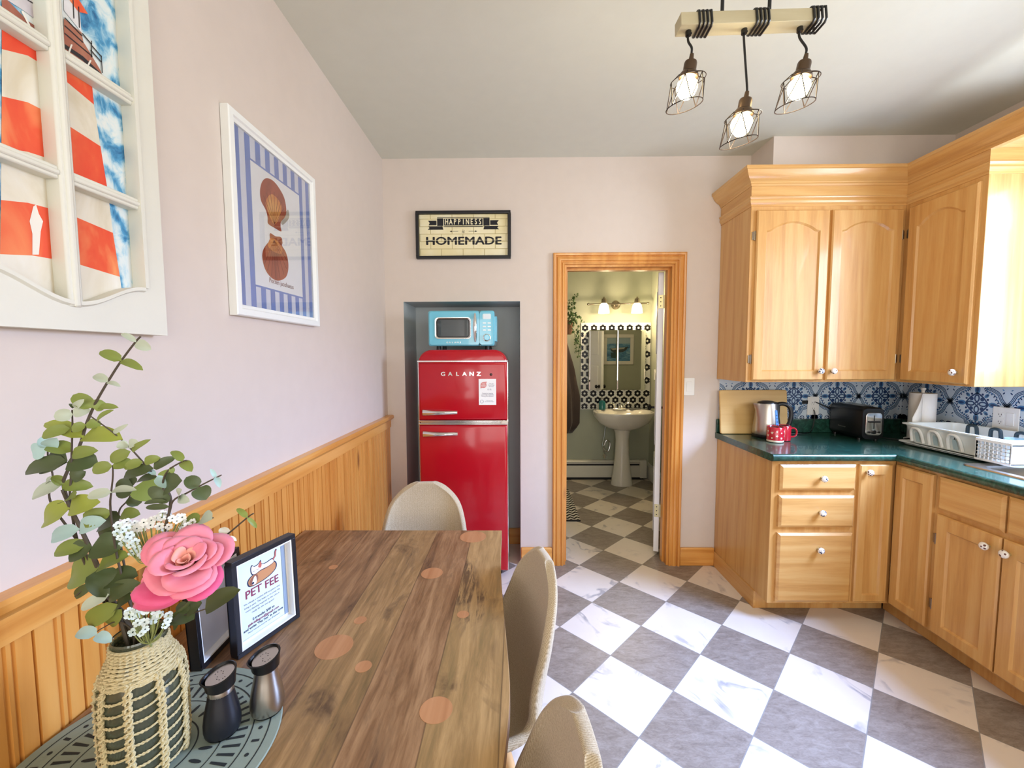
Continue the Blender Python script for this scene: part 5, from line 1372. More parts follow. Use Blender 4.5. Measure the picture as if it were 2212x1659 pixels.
loose(onY(*c3(1040, 330), .62), onY(*c3(1010, 220), .625), .030, 'petal2', .004)
g = G().tube(spl([rc-ax*.02, rc-ax*.05+Vector((0, 0, -.03)), Vector((vx+.01, vy, vz+.20)), Vector((vx+.02, vy+.01, vz+.02))], 6), .0026, 8); obj('stem', g, M['ld'], ro)

# baby's breath
M['bloom'] = mat('white_bloom', 'f4f6f2', .6); M['blue_bloom'] = mat('pale_aqua_bloom', 'e0efed', .6); M['eye'] = mat('flower_eye', '2f4238', .6); M['twig'] = mat('pale_twig', '8f9a5c', .6)
def breath(label, blooms, cf, Yd, root, bm='bloom'):
    P0 = onY(*cf(*root), Yd+.01)
    t = thing('babys_breath_sprig', P0, label, 'flower', group='artificial baby\'s breath sprigs in the vase')
    g = G(); first = None
    hub = P0
    for (x, y) in blooms:
        c = onY(*cf(x, y), Yd+rl.uniform(-.012, .010))
        mid = hub.lerp(c, .55)+Vector((0, 0, -.008)); g.tube(spl([hub, mid, c], 4), .0008, 5)
    g.tube([hub, Vector((vx+.4*(hub.x-vx), vy+.005, vz+.19)), Vector((vx, vy+.01, vz+.03))], .0016, 6)
    obj('twigs', g, M['twig'], t, weld=False)
    for (x, y) in blooms:
        c = onY(*cf(x, y), Yd+rl.uniform(-.012, .006)); s = rl.uniform(.0040, .0056); n = (CP-c).normalized()+Vector((rl.uniform(-.5, .5), 0, rl.uniform(-.2, .8))); n.normalize(); a = n.orthogonal().normalized(); b = n.cross(a); g = G(); ph = rl.uniform(0, 6)
        for q in range(5):
            an = ph+2*PI*q/5; d = a*math.cos(an)+b*math.sin(an); e = n.cross(d)
            g.add([c, c+d*s*.55+e*s*.48+n*s*.15, c+d*s*1.05+e*s*.46+n*s*.30, c+d*s*1.22+n*s*.22, c+d*s*1.05-e*s*.46+n*s*.30, c+d*s*.55-e*s*.48+n*s*.15], [(0, 1, 2, 3), (0, 3, 4, 5)])
        g.sphere(c+n*s*.2, s*.22, 1, 6); obj('bloom', g, [M[bm], M['eye']], t, weld=False, smooth=False)
r2 = random.Random(4)
bl = [(r2.uniform(780, 1290), 0) for i in range(40)]; bl = [(x, 1245+abs(x-1060)*.20+r2.uniform(-15, 95)) for x, _ in bl]
breath('white baby\'s breath spray fanned out above the rose', bl, c2, .655, (1000, 1560))
bl = [(782, 1390), (760, 1360), (800, 1430), (850, 1440), (880, 1420), (905, 1490), (860, 1490), (830, 1400), (925, 1500), (890, 1465), (800, 1345), (845, 1375), (770, 1310), (825, 1325)]
breath('pale baby\'s breath spray left of the rose', bl, c2, .63, (960, 1560), 'blue_bloom')
bl = [(r2.uniform(815, 1085), r2.uniform(640, 730)) for i in range(22)]+[(870, 780), (905, 800), (930, 770), (1060, 745), (850, 790), (1000, 690)]
breath('low baby\'s breath spray at the vase mouth under the rose', bl, c3, .625, (960, 860), 'blue_bloom')

# ---------------------------------------------------------------- two small standing frames
def small_frame(A, U2, W, H, lean, label, n1=1):
    U3 = Vector((U2[0], U2[1], 0)).normalized(); Nn = Vector((U3.y, -U3.x, 0))
    V3 = (Vector((0, 0, 1))-Nn*lean).normalized(); W3 = U3.cross(V3)
    f = Fr((A[0], A[1], TZ+.001), U3, V3, W3); t = thing('photo_frame', f(0, 0, 0), label, 'picture frame')
    b = .011; g = G()
    for a in ((0, W, 0, b), (0, W, H-b, H), (0, b, b, H-b), (W-b, W, b, H-b)): fbox(g, f, a[0], a[1], a[2], a[3], -.024, .0)
    obj('frame', g, M['black_frame'], t, bevel=.001)
    g = G(); fbox(g, f, b, W-b, b, H-b, -.022, -.018); e = .004
    for a in ((b, W-b, b, b+e), (b, W-b, H-b-e, H-b), (b, b+e, b+e, H-b-e), (W-b-e, W-b, b+e, H-b-e)): fbox(g, f, a[0], a[1], a[2], a[3], -.018, -.002)
    obj('mount', g, M['paper'], t)
    return t, f, b
t, f, b = small_frame((-.634, .899), (.058, .159), .170, .226, .03, 'black framed pet fee notice standing on the dining table', 1)
M['plum'] = mat('plum_print', '8a3553', .7); M['navy'] = mat('navy_print', '2d3350', .7); M['catwhite'] = mat('cat_white', 'fbf4ee', .7); M['rust'] = mat('rust_print', 'c9695c', .7); M['brownp'] = mat('brown_print', '94604c', .7); M['tan'] = mat('tan_print', 'c98f62', .7)
M['mist'] = mat('pale_aqua_paper', 'dff0f5', .5)
g = G(); fp = Fr(f(.085, .113, -.0178), f.U, f.V, f.W)
g.add([fp(u, v, 0) for u, v in ((-.066, -.094), (.058, -.094), (.058, .094), (-.066, .094))], [(0, 1, 2, 3)], 7)
def fill(pts, m, w, n=6): 
    q = spl([Vector((x, y, 0)) for x, y in pts], n, True); g.add([fp(p.x*1.0, p.y, w) for p in q], [tuple(range(len(q)))], m)
# sleeping dog with a cat on its back
fill([(-.034, .028), (-.040, .042), (-.030, .052), (-.012, .056), (.010, .056), (.030, .062), (.040, .054), (.038, .040), (.020, .030), (-.006, .026)], 1, .0003)
fill([(-.031, .029), (-.037, .041), (-.029, .050), (-.012, .054), (.010, .054), (.029, .060), (.037, .053), (.035, .041), (.019, .032), (-.006, .028)], 5, .0005)
fill([(-.031, .030), (-.034, .040), (-.026, .049), (-.014, .050), (-.012, .038), (-.018, .030)], 4, .0007)
fill([(-.027, .030), (-.028, .036), (-.021, .048), (-.017, .046), (-.016, .034), (-.020, .029)], 3, .0009)
disc(g, (-.026, .034), .003, fp, .0011, 1, 10)
fill([(-.028, .056), (-.030, .070), (-.026, .078), (-.020, .073), (-.010, .074), (-.002, .080), (.0, .070), (.012, .068), (.028, .070), (.034, .060), (.020, .054), (-.004, .054), (-.018, .051)], 1, .0005)
fill([(-.026, .057), (-.028, .069), (-.025, .075), (-.019, .071), (-.010, .072), (-.004, .076), (-.002, .069), (.012, .066), (.027, .068), (.032, .060), (.019, .056), (-.004, .056), (-.018, .053)], 3, .0008)
fill([(-.010, .066), (-.008, .072), (-.003, .077), (-.001, .068), (-.004, .062)], 2, .0010)
ribbon(g, [(.030, .066), (.037, .072), (.038, .082), (.041, .088)], .005, fp, .0008, 1); ribbon(g, [(.030, .066), (.037, .072), (.038, .082), (.041, .087)], .003, fp, .0010, 2)
for u in (-.022, -.012): ribbon(g, [(u-.003, .062), (u, .060), (u+.003, .062)], .0008, fp, .0011, 1)
btext(g, 'PET FEE', Fr(fp(-.002, .012, .0004), fp.U, fp.V, fp.W), .027, 0, .0001, 1.0, .0005)
for i, (s, z, m, bd) in enumerate((('We charge a modest $40 to guests who', .0060, 6, 0), ('bring in pets. This helps us to cover the', .0060, 6, 0), ('extra cleaning required so the suite is', .0060, 6, 0), ('ready for the next guest!', .0060, 6, 0), ('', .006, 6, 0), ('E-transfer $40 to', .0085, 1, .0002), ('gabriellagon@gmail.com', .0085, 0, .0002), ('and write "Pet Fee" in the note', .0085, 1, .0002), ('Please note pets must be kept off furniture', .0050, 6, 0))):
    if s: (btext(g, s, Fr(fp(-.003, -.008-i*.0088, .0004), fp.U, fp.V, fp.W), z, m, .00005, 1.0, bd) if bd else text(g, s, Fr(fp(-.003, -.008-i*.0088, .0004), fp.U, fp.V, fp.W), z, m, .00005, 1.0))
ribbon(g, [(-.060, -.090), (.054, -.090)], .0006, fp, .0003, 6)
obj('print', g, [M['plum'], M['navy'], M['rust'], M['catwhite'], M['brownp'], M['tan'], mat('grey_text', '6b6f86', .7), M['mist']], t, weld=False, smooth=False)
g = G(); fbox(g, f, .139, .150, .022, .202, -.0175, -.0165); obj('grey_stripe', g, mat('grey_blue', '8fa0b4', .5), t)
t, f, b = small_frame((-.690, .862), (-.06, 1), .170, .205, .05, 'second black frame standing half hidden behind the pet fee frame', 2)
g = G(); fbox(g, f, .016, .154, .016, .19, -.0178, -.0174); obj('print', g, mat('lavender_print', 'c9d2ea', .35, var=.1), t)

# shakers
def shaker(x, y, label, steel):
    t = thing('shaker', (x, y, TZ+.0042), label, 'shaker', group='salt and pepper shakers on the placemat'); z0 = TZ+.0042
    g = G().lathe([(.0225, 0), (.026, .002), (.0275, .008), (.0275, .012)], (x, y, z0), 32); obj('glass_foot', g, M['glass'], t)
    g = G().lathe([(.0280, .006), (.0295, .014), (.0295, .026), (.0270, .045), (.0225, .066), (.0200, .080), (.0195, .088)], (x, y, z0), 40); obj('body', g, M['steel'] if steel else mat('matte_black_body', '14161d', .38), t)
    if not steel: g = G().lathe([(.0203, .078), (.0203, .088), (.0198, .089)], (x, y, z0), 32); obj('band', g, M['steel'], t)
    n = 36; rings = []
    tiltv = Vector((-.10, -.22, 1)).normalized()
    for r, h, fl in ((.0200, .086, 0), (.0235, .090, 0), (.0240, .100, .2), (.0260, .112, 1), (.0235, .113, 1), (.0225, .106, 1), (.0220, .1055, 1)):
        ring = []
        for i in range(n):
            a = 2*PI*i/n; lip = fl*.005*max(0, math.cos(a-PI*1.18))**6; ti = fl*(.006*math.cos(a-PI*.35))
            ring.append((x+(r+lip)*math.cos(a), y+(r+lip)*math.sin(a), z0+h+ti))
        rings.append(ring)
    g = G(); g.loft(rings, cap=False); obj('collar', g, M['black'], t)
    g = G(); top = [(x+.0224*math.cos(2*PI*i/n), y+.0224*math.sin(2*PI*i/n), z0+.107+.006*.95*math.cos(2*PI*i/n-PI*.35)) for i in range(n)]
    g.prism(top, (0, 0, .0012))
    obj('cap_plate', g, M['steel'], t)
    g = G()
    hole = [(.012*math.cos(q)*.6-.004, .006*math.sin(q)+.003) for q in (0, .8, 1.6, 2.4, 3.1)]+[(.012*math.cos(q)*.6+.004, .006*math.sin(q)-.003) for q in (3.1, 4, 4.8, 5.6, 6.2)]
    for dx, dy in hole:
        zt = z0+.1084+.006*.95*((dx*math.cos(PI*.35)+dy*math.sin(PI*.35))/.0224); g.lathe([(.0008, 0), (.0008, .0002)], (x+dx, y+dy, zt), 8)
    obj('pour_holes', g, M['ink'], t)
shaker(-.485, .762, 'stainless steel salt shaker with black rim, nearer the frame', True)
shaker(-.540, .716, 'matte black pepper shaker beside the vase', False)

# ---------------------------------------------------------------- lighthouse picture in an old window sash, on the left wall
M['sash'] = mat('aged_white_paint', 'dfddcf', .5, bump=(60, .2, .002), var=.05)
LP = XL+.010       # plane of the print
WX = XL+.004
SY0_, SY1_, SZ0, SZ1 = .581, .993, onX(346, 724, XL+.034).z, 2.42
ls = thing('lighthouse_window_art', (XL, .82, 1.48), 'white window sash framing a red striped lighthouse picture, left wall', 'wall art')
ym = (SY0_+SY1_)/2
FW = .057
def zoff(y):      # curved edge of bottom rail: dips in the middle
    q = abs(y-ym)/((SY1_-SY0_)/2-FW); return BZS*(.5-.5*math.cos(PI*min(1, q)))
g = G(); TH = .030
def yz(poly, x0=WX, th=TH): g.prism([(x0, y, z) for y, z in poly], (th, 0, 0))
yz([(SY1_-FW, SZ0), (SY1_, SZ0), (SY1_, SZ1), (SY1_-FW, SZ1)]); yz([(SY0_, SZ0), (SY0_+FW, SZ0), (SY0_+FW, SZ1), (SY0_, SZ1)])
bz = onX(150, 650, XL+.034).z; BZS = onX(286, 618, XL+.034).z-bz; tz = SZ1-.125
n = 24; ys = [SY0_+FW+(SY1_-SY0_-2*FW)*i/n for i in range(n+1)]
for i in range(n): yz([(ys[i], SZ0), (ys[i+1], SZ0), (ys[i+1], bz+zoff(ys[i+1])), (ys[i], bz+zoff(ys[i]))]); yz([(ys[i], tz-zoff(ys[i])+.03), (ys[i+1], tz-zoff(ys[i+1])+.03), (ys[i+1], SZ1), (ys[i], SZ1)])
obj('sash_frame', g, M['sash'], ls, smooth=False, weld=False)
g = G(); g.box(WX+.002, WX+.034, ym-.013, ym+.013, bz-.01, tz+.05); g.box(WX+.03, WX+.038, ym-.006, ym+.006, bz-.01, tz+.05); obj('muntin', g, M['sash'], ls, bevel=.004)
zr = [onX(150, 382, WX+.030).z, onX(130, 112, WX+.030).z]
for z in zr:
    for y0, y1 in ((SY0_+FW-.005, ym-.012), (ym+.012, SY1_-FW+.005)):
        g = G(); g.box(WX+.002, WX+.030, y0, y1, z-.012, z+.012); g.box(WX+.028, WX+.034, y0, y1, z-.005, z+.005); obj('muntin', g, M['sash'], ls, bevel=.004)
g = G()   # bead around the panes and the curved lip
for i in range(n): g.loft([[(WX+TH-.001, ys[q], bz+zoff(ys[q])-.010), (WX+TH+.006, ys[q], bz+zoff(ys[q])-.006), (WX+TH+.006, ys[q], bz+zoff(ys[q])+.001), (WX+TH-.001, ys[q], bz+zoff(ys[q])+.001)] for q in (i, i+1)])
g.box(WX+TH-.002, WX+TH+.006, SY1_-FW-.001, SY1_-FW+.008, bz+BZS, tz)
obj('bead', g, M['sash'], ls, smooth=False, weld=False)
# the picture
ksea = NT('painted_waves'); v0_ = ksea.coord(scale=(1, 1, .8)); wv = ksea.n('ShaderNodeTexWave', i_Vector=v0_, wave_type='RINGS', rings_direction='X'); wv.inputs['Scale'].default_value = 5; wv.inputs['Distortion'].default_value = 12; wv.inputs['Detail'].default_value = 4; wv.inputs['Detail Scale'].default_value = 1.6
nse = ksea.noise(v0_, 26, 5, .65, 1.5); mixv = ksea.math('MULTIPLY_ADD', nse, .75, ksea.math('MULTIPLY', wv.outputs['Fac'], .28))
ksea.base(ksea.ramp(mixv, [(.25, lin('165a8c')), (.38, lin('4a97c2')), (.50, lin('a4cbdb')), (.62, lin('d6e2e2')), (.85, lin('ece9e0'))])); ksea.b.inputs['Roughness'].default_value = .5
def wash(name, a, b, c):
    k = NT(name); nn = k.noise(k.coord(scale=(1, 1.6, .8)), 7, 4, .55, .6); k.base(k.ramp(nn, [(.3, lin(a)), (.5, lin(b)), (.7, lin(c))])); k.b.inputs['Roughness'].default_value = .5; return k.m
LM = [ksea.m, wash('tower_red', 'e0371c', 'e8552c', 'f2945a'), wash('tower_cream', 'cfc2a4', 'e2dac6', 'eae6da'), wash('gallery_brown', '7c4234', 'a4604c', 'b98468'), mat('dark_line', '221c22', .6), wash('lamp_glass', 'a99aa4', 'd8d4d6', 'efefef'), mat('white_patch', 'ece6da', .6)]
g = G()
g.box(XL+.002, LP-.0005, SY0_+.01, SY1_-.01, SZ0+.02, SZ1-.02, 0)
def lp(pts, m, lay):
    x = LP+lay*.0004; vs = [onX(px, py, x) for px, py in pts]
    vs = [Vector((x, max(SY0_+.012, min(SY1_-.012, v.y)), max(SZ0+.022, v.z))) for v in vs]
    g.add(vs, [tuple(range(len(vs)))], m)
ledge = [(-60, -60), (6, 60), (4, 700)]
te = lambda y: 200+(y-180)*.148 if y > 180 else 200
def band(l, r, m, lay=1):   # polygon between two boundaries listed left to right
    lp(l+list(reversed(r)), m, lay)
top_ = [(4, 22), (60, 60), (112, 95), (148, 120), (197, 165)]
b1 = [(4, 106), (60, 120), (112, 152), (148, 180), (203, 226)]
b2 = [(4, 208), (60, 221), (117, 250), (152, 274), (217, 316)]
b3 = [(3, 318), (60, 328), (113, 345), (156, 373), (233, 414)]
b4 = [(2, 432), (60, 438), (129, 456), (162, 468), (244, 503)]
b5 = [(0, 549), (70, 552), (135, 563), (167, 570), (259, 598)]
b6 = [(0, 700), (70, 700), (135, 700), (170, 700), (272, 690)]
band(top_, b1, 1); band(b1, b2, 2); band(b2, b3, 1); band(b3, b4, 2); band(b4, b5, 1); band(b5, b6, 2)
# the left part of the tower, out of the frame, continues the bands
for (u, d, m) in ((b1, b2, 2), (b2, b3, 1), (b3, b4, 2), (b4, b5, 1)): pass
lp([(105, 333), (121, 340), (124, 372), (106, 366)], 4, 2); lp([(93, 308), (116, 313), (118, 325), (104, 326)], 1, 3)
lp([(96, 108), (110, 116), (113, 153), (99, 147)], 4, 2)
lp([(72, 446), (78, 442), (84, 462), (93, 478), (88, 500), (84, 550), (70, 550), (70, 505), (64, 478)], 6, 2)
lp([(4, 0), (4, 50), (60, 80), (112, 118), (112, 80), (60, 45), (16, 0)], 3, 2)
lp([(138, 40), (138, 118), (176, 145), (222, 165), (216, 150), (180, 90), (176, 70)], 3, 2)
lp([(140, 95), (180, 122), (222, 162), (219, 168), (178, 130), (140, 104)], 4, 3)
lp([(16, 0), (50, 22), (104, 62), (104, 0)], 5, 2); lp([(138, 0), (138, 22), (176, 70), (172, 20), (160, 0)], 5, 2); lp([(158, -20), (190, 30), (170, 26), (150, 0)], 1, 3)
def ln(a, b, w, m=4):
    (x0, y0), (x1, y1) = a, b; d = math.hypot(x1-x0, y1-y0); nx, ny = -(y1-y0)/d*w/2, (x1-x0)/d*w/2
    lp([(x0+nx, y0+ny), (x1+nx, y1+ny), (x1-nx, y1-ny), (x0-nx, y0-ny)], m, 4)
for a, b in (((140, 38), (178, 78)), ((140, 55), (180, 92)), ((140, 72), (200, 122)), ((178, 72), (198, 96)), ((198, 88), (198, 124)), ((198, 98), (219, 122)), ((219, 120), (221, 158)), ((196, 108), (219, 134)), ((60, 0), (104, 26)), ((85, 0), (88, 34)), ((84, 8), (104, 20)), ((158, 0), (160, 40)), ((170, 14), (172, 60))): ln(a, b, 2.0)
for a, b in (((48, 24), (64, 56)), ((155, 96), (148, 116)), ((196, 130), (190, 142))): ln(a, b, 4.0, 6)
obj('picture', g, LM, ls, weld=False, smooth=False)

# ---------------------------------------------------------------- scallop shell print, left wall
PX = XL+.026
y0, y1, z0, z1 = onX(488, 683, PX).y, 1.790, 1.556, 2.168
y0 = 1.262
sp_ = thing('shell_picture', (XL, 1.53, 1.55), 'white framed print of two scallop shells with blue stripes', 'picture')
g = G(); rings = []
for e, x in ((0, XL+.001), (0, XL+.024), (.003, XL+.027), (.020, XL+.027), (.024, XL+.022), (.034, XL+.019), (.036, XL+.010)):
    rings.append([(x, y0+e, z0+e), (x, y1-e, z0+e), (x, y1-e, z1-e), (x, y0+e, z1-e)])
g.loft(rings, cap=False); obj('frame', g, mat('white_lacquer', 'eef0ec', .3), sp_, ang=25)
M['stripe'] = mat('cornflower_blue', '7f93cc', .5, var=.08); M['spaper'] = mat('pale_paper', 'e4e6ee', .5); M['shellr'] = wash('shell_red', '8e3a22', 'a84c2c', 'c06a3c'); M['shello'] = wash('shell_orange', 'b8582c', 'd4843c', 'e8b868'); M['rib'] = mat('shell_rib', '7a2e1c', .6); M['shadow_print'] = mat('taupe_print', 'b9b0a0', .6)
g = G(); g.box(XL+.003, XL+.012, y0+.03, y1-.03, z0+.03, z1-.03, 1)
pf3 = FL(XL+.0122, 0, 0); a0, a1, c0_, c1_ = y0+.034, y1-.034, z0+.034, z1-.034
def q4(u0, u1, v0, v1, m, w): g.add([pf3(u0, v0, w), pf3(u1, v0, w), pf3(u1, v1, w), pf3(u0, v1, w)], [(0, 1, 2, 3)], m)
Wp = a1-a0; nst = 17; sw_ = Wp/nst
for i in range(0, nst, 2): q4(a0+i*sw_, a0+(i+1)*sw_, c0_, c1_, 0, .0002)
ix0, ix1, iz0, iz1 = a0+3*sw_-.002, a1-3*sw_+.002, c0_+.075, c1_-.075
q4(ix0-.006, ix1+.006, iz0-.006, iz1+.006, 0, .0004); q4(ix0, ix1, iz0, iz1, 2, .0006)
def sh(pts, m, lay, sm=True):
    x = XL+.0126+lay*.0003; vs = [onX(px, py, x) for px, py in pts]
    if sm: vs = spl(vs, 4, True)
    g.add(vs, [tuple(range(len(vs)))], m)
C4 = lambda x, y: (520+x/4.611, 340+y/4.608)
sh([C4(*p) for p in ((470, 520), (480, 600), (420, 670), (400, 640), (440, 560))], 6, 1)
up = [C4(*p) for p in ((250, 208), (310, 225), (370, 290), (430, 400), (452, 520), (440, 590), (400, 640), (395, 690), (402, 738), (340, 705), (272, 660), (268, 600), (245, 520), (200, 430), (190, 330), (210, 245))]
sh(up, 3, 2); sh([C4(*p) for p in ((290, 370), (340, 385), (400, 470), (395, 560), (350, 660), (310, 640), (262, 520), (245, 440))], 4, 3)
dn_ = [C4(*p) for p in ((290, 755), (345, 785), (400, 795), (414, 850), (410, 880), (450, 950), (472, 1050), (468, 1140), (440, 1200), (370, 1228), (300, 1195), (240, 1110), (213, 1000), (222, 920), (260, 860), (288, 830))]
sh(dn_, 3, 2); sh([C4(*p) for p in ((300, 800), (360, 830), (410, 900), (400, 960), (330, 940), (270, 880))], 4, 3)
def rb(a, b, w=1.0):
    (x0_, y0_), (x1_, y1_) = C4(*a), C4(*b); d = math.hypot(x1_-x0_, y1_-y0_); nx, ny = -(y1_-y0_)/d*w/2, (x1_-x0_)/d*w/2
    sh([(x0_+nx*.4, y0_+ny*.4), (x1_+nx, y1_+ny), (x1_-nx, y1_-ny), (x0_-nx*.4, y0_-ny*.4)], 5, 4, False)
for e in ((225, 380), (255, 350), (290, 330), (330, 345), (370, 385), (400, 440), (425, 510)): rb((335, 670), e)
for e in ((235, 1060), (265, 1130), (305, 1180), (345, 1205), (390, 1205), (430, 1170), (455, 1110), (460, 1030)): rb((330, 820), e)
tf = Fr(Vector((XL+.0132, (ix0+ix1)/2+.005, iz0+.028)), (0, 1, 0), (0, 0, 1), (1, 0, 0))
text(g, 'Pecten jacobaeus', tf, .024, 5, .0001, .95)
obj('print', g, [M['stripe'], M['spaper'], M['paper'], M['shellr'], M['shello'], M['rib'], M['shadow_print']], sp_, weld=False, smooth=False)
k = NT('picture_glazing'); k.b.inputs['Base Color'].default_value = (1, 1, 1, 1); k.b.inputs['Roughness'].default_value = 0; k.b.inputs['Transmission Weight'].default_value = 1; k.b.inputs['IOR'].default_value = 1.35
g = G(); g.box(XL+.0165, XL+.018, y0+.033, y1-.033, z0+.033, z1-.033); obj('glazing', g, k.m, sp_)

# ---------------------------------------------------------------- HAPPINESS IS HOMEMADE sign
HX0_, HX1_, HZ0, HZ1 = -.648, -.036, 2.060, 2.362
hs = thing('homemade_sign', (-.34, YB, 2.06), 'black framed happiness is homemade sign above the refrigerator alcove', 'sign')
g = G(); b = .017
for a in ((HX0_, HX1_, HZ0, HZ0+b), (HX0_, HX1_, HZ1-b, HZ1), (HX0_, HX0_+b, HZ0+b, HZ1-b), (HX1_-b, HX1_, HZ0+b, HZ1-b)): g.box(a[0], a[1], YB-.030, YB-.001, a[2], a[3])
obj('frame', g, M['black_frame'], hs, bevel=.0015)
g = G(); kc = NT('cream_tile_print'); nn = kc.noise(kc.coord(), 6, 3); kc.base(kc.ramp(nn, [(.35, lin('e6d9a6')), (.65, lin('f2ebca'))])); kc.b.inputs['Roughness'].default_value = .4
iw, ih = HX1_-HX0_-2*b, HZ1-HZ0-2*b; rows = 6; th = .0475; tw_ = .140
zc = HZ0+b
def tilebox(x0, x1, z0, z1):
    e = .0022; x0 = max(x0, HX0_+b); x1 = min(x1, HX1_-b); z1 = min(z1, HZ1-b)
    if x1-x0 < .008 or z1-z0 < .006: return
    g.prism([(x0+e, YB-.0080, z0+e), (x1-e, YB-.0080, z0+e), (x1-e, YB-.0080, z1-e), (x0+e, YB-.0080, z1-e)], (0, -.003, 0), 0)
g.box(HX0_+b, HX1_-b, YB-.008, YB-.002, HZ0+b, HZ1-b, 1)
for r in range(rows):
    x = HX0_+b-(tw_*.5 if r % 2 else 0)+.005
    while x < HX1_-b: tilebox(x, x+tw_, zc+r*th, zc+(r+1)*th); x += tw_
obj('tile_panel', g, [kc.m, mat('grout_line', 'cfc394', .7)], hs, weld=False, bevel=.0008)
hf = FS((HX0_+HX1_)/2, YB-.0112, (HZ0+HZ1)/2)
g = G()
btext(g, 'HOMEMADE', Fr(hf(0, -.038, .0004), hf.U, hf.V, hf.W), .070, 0, .0002, 1.28, .0026)
for v_ in (-.0325,): g.add([hf(u, v_+dv, .0009) for u, dv in ((-.275, 0), (.275, 0), (.275, .0022), (-.275, .0022))], [(0, 1, 2, 3)], 1)
bk = [(-.165, .050), (.165, .050), (.165, .108), (-.165, .108)]
def hq(pts, m=0, w=.0004): g.add([hf(u, v, w) for u, v in pts], [tuple(range(len(pts)))], m)
hq([(-.125, .062), (.125, .062), (.125, .106), (-.125, .106)]); hq([(-.170, .060), (-.130, .060), (-.130, .108), (-.170, .108)]); hq([(.130, .060), (.170, .060), (.170, .108), (.130, .108)])
hq([(-.170, .110), (.170, .110), (.170, .114), (-.170, .114)]); hq([(-.125, .052), (.125, .052), (.125, .057), (-.125, .057)])
for s in (-1, 1):
    hq([(s*.230, .094), (s*.174, .094), (s*.174, .064), (s*.226, .064), (s*.218, .079)]); hq([(s*.228, .058), (s*.136, .058), (s*.130, .036), (s*.232, .036), (s*.220, .047)])
    hq([(s*.034, .024), (s*.080, .024), (s*.080, .026), (s*.034, .026)]); hq([(s*.090, .025), (s*.076, .030), (s*.076, .020)])
for i, c_ in enumerate('HAPPINESS'): btext(g, c_, Fr(hf(-.108+i*.027, .084, .0008), hf.U, hf.V, hf.W), .050, 1, .0002, .62, .0010)
isf = Fr(hf(0, .024, .0004), Vector((1, 0, 0)), Vector((.25, 0, 1)), Vector((0, -1, 0))); text(g, 'is', isf, .034, 0, .0002, .9)
obj('lettering', g, [M['ink'], mat('cream_lettering', 'efe6c2', .5)], hs, weld=False, smooth=False)

# ---------------------------------------------------------------- pendant light on a wooden beam
M['beam'] = wood('pale_beam', ('b4a988', 'c9bf9e', 'd6cdb0'), 'X', rough=.6, coat=0, fine=40, bump=.02, contrast=.5)
M['bronze'] = mat('bronze_socket', '5a4838', .35, .7); M['wire'] = mat('cage_wire', '2a201c', .4, .6)
M['bulb'] = mat('lit_bulb', 'fff6dc', .3, emit=('ffe9b0', 22))
pl = thing('pendant_light', (.745, 1.43, 2.49), 'wooden beam pendant light with three wire cages and lit bulbs', 'light')
B0 = Vector((.520, 1.392, 2.484)); B1 = Vector((.958, 1.400, 2.499)); bu = (B1-B0).normalized(); bw = Vector((0, 1, 0)); bw = (bw-bu*bw.dot(bu)).normalized(); bv = bw.cross(bu)*-1
if bv.z < 0: bv = -bv
bf = Fr(B0, bu, bv, bw); BL = (B1-B0).length
g = G(); fbox(g, bf, 0, BL, -.019, .019, 0, .052); obj('beam', g, M['beam'], pl, bevel=.0015)
for px in (1561, 1664):
    u = (onY(px, 20, 1.42).x-B0.x); g = G().tube([bf(u, .015, .026), (bf(u, 0, .026).x, bf(u, 0, .026).y, ZC-.012)], .0055, 10); obj('rod', g, M['black'], pl)
cxp = (onY(1561, 20, 1.42).x+onY(1664, 20, 1.42).x)/2
g = G().box(cxp-.15, cxp+.15, 1.39, 1.46, ZC-.020, ZC-.0005); obj('ceiling_plate', g, M['black'], pl, bevel=.004)
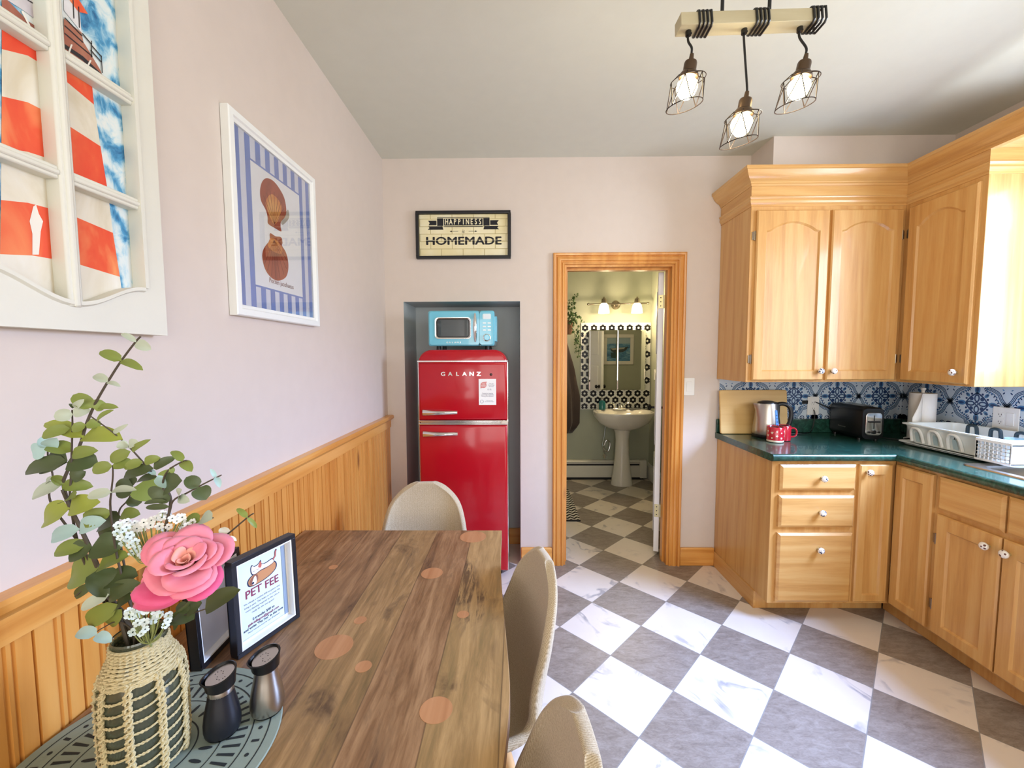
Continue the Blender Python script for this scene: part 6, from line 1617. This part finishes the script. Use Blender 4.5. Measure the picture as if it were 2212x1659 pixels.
def pend(px, pyb, px_cord, wraps, tilt, Yp=1.418):
    bc_ = onY(px, pyb, Yp); top = onY(px_cord, 78, Yp)
    u = (Vector((top.x, Yp, 0))-Vector((B0.x, B0.y, 0))).dot(bu)
    # cord wraps
    g = G(); pts = []
    for i in range(wraps*20+1):
        a = 2*PI*i/20; uu = u+.016+.0125*i/20
        sq = 1/max(abs(math.cos(a)), abs(math.sin(a))); r = .022+.0065
        pts.append(bf(uu, min(.0235, max(-.0235, .019*1.25*sq*math.sin(a)*1.0)), .026+min(.031, max(-.031, .031*sq*math.cos(a)))))
    g.tube(pts, .0036, 7)
    ax0 = Vector((math.sin(tilt[0]), math.sin(tilt[1]), 1)).normalized(); sock = bc_+ax0*.086; start = bf(u, -.019, .028)
    g.tube(spl([pts[0], bf(u+.008, -.026, .028), bf(u, -.024, .028), start+Vector((0, 0, -.03)), sock+Vector((0, 0, .03)), sock+Vector((0, 0, .012))], 6), .0036, 8)
    g.lathe([(.009, 0), (.009, .014), (.006, .016)], start+Vector((0, 0, -.014)), 10)
    obj('cord', g, M['black'], pl)
    ax_ = Vector((math.sin(tilt[0]), math.sin(tilt[1]), 1)).normalized()
    xx_ = Vector((1, 0, 0)); xx_ = (xx_-ax_*xx_.dot(ax_)).normalized(); yy_ = ax_.cross(xx_); Q = Matrix(((xx_.x, yy_.x, ax_.x, bc_.x), (xx_.y, yy_.y, ax_.y, bc_.y), (xx_.z, yy_.z, ax_.z, bc_.z), (0, 0, 0, 1)))
    g = G().lathe([(.0001, .098), (.006, .096), (.008, .078), (.018, .074), (.020, .068), (.020, .045), (.024, .043), (.029, .036), (.031, .028), (.029, .026), (.0001, .030)], (0, 0, 0), 28); g.xf(Q)
    sk_ = obj('socket', g, M['bronze'], pl)
    g = G().lathe([(.0001, -.036), (.014, -.034), (.027, -.020), (.033, -.002), (.030, .012), (.018, .026), (.013, .030)], (0, 0, 0), 28); g.xf(Q)
    obj('bulb', g, M['bulb'], pl)
    # cage: top ring, mid ring zigzag, tilted bottom ring
    g = G(); n = 6; top_r, mid_r, bot_r = .030, .052, .054
    cut = lambda a: -.056+.016*math.cos(a)
    midz = lambda a: .020+.012*math.cos(a)
    T_ = [(top_r*math.cos(2*PI*i/n), top_r*math.sin(2*PI*i/n), .034) for i in range(n)]
    Mi = [(mid_r*math.cos(2*PI*i/n), mid_r*math.sin(2*PI*i/n), midz(2*PI*i/n)) for i in range(n)]
    Bo = [(bot_r*math.cos(2*PI*(i+.5)/n), bot_r*math.sin(2*PI*(i+.5)/n), cut(2*PI*(i+.5)/n)) for i in range(n)]
    for i in range(n):
        g.tube([T_[i], Mi[i]], .0015, 5); g.tube([Mi[i], Bo[i]], .0015, 5); g.tube([Mi[(i+1) % n], Bo[i]], .0015, 5); 
    g.tube([(bot_r*math.cos(2*PI*i/36), bot_r*math.sin(2*PI*i/36), cut(2*PI*i/36)) for i in range(36)], .0015, 6, closed=True)
    g.tube([(mid_r*math.cos(2*PI*i/36), mid_r*math.sin(2*PI*i/36), midz(2*PI*i/36)) for i in range(36)], .0013, 6, closed=True)
    g.xf(Q); obj('cage', g, M['wire'], pl)
    point('pendant_bulb', bc_+Vector((0, 0, -.045)), 3.2, (1, .86, .62), .03)
pend(1484, 188, 1487, 4, (.10, -.10))
pend(1602, 268, 1609, 4, (.10, -.10))
pend(1726, 188, 1731, 4, (.14, -.10))
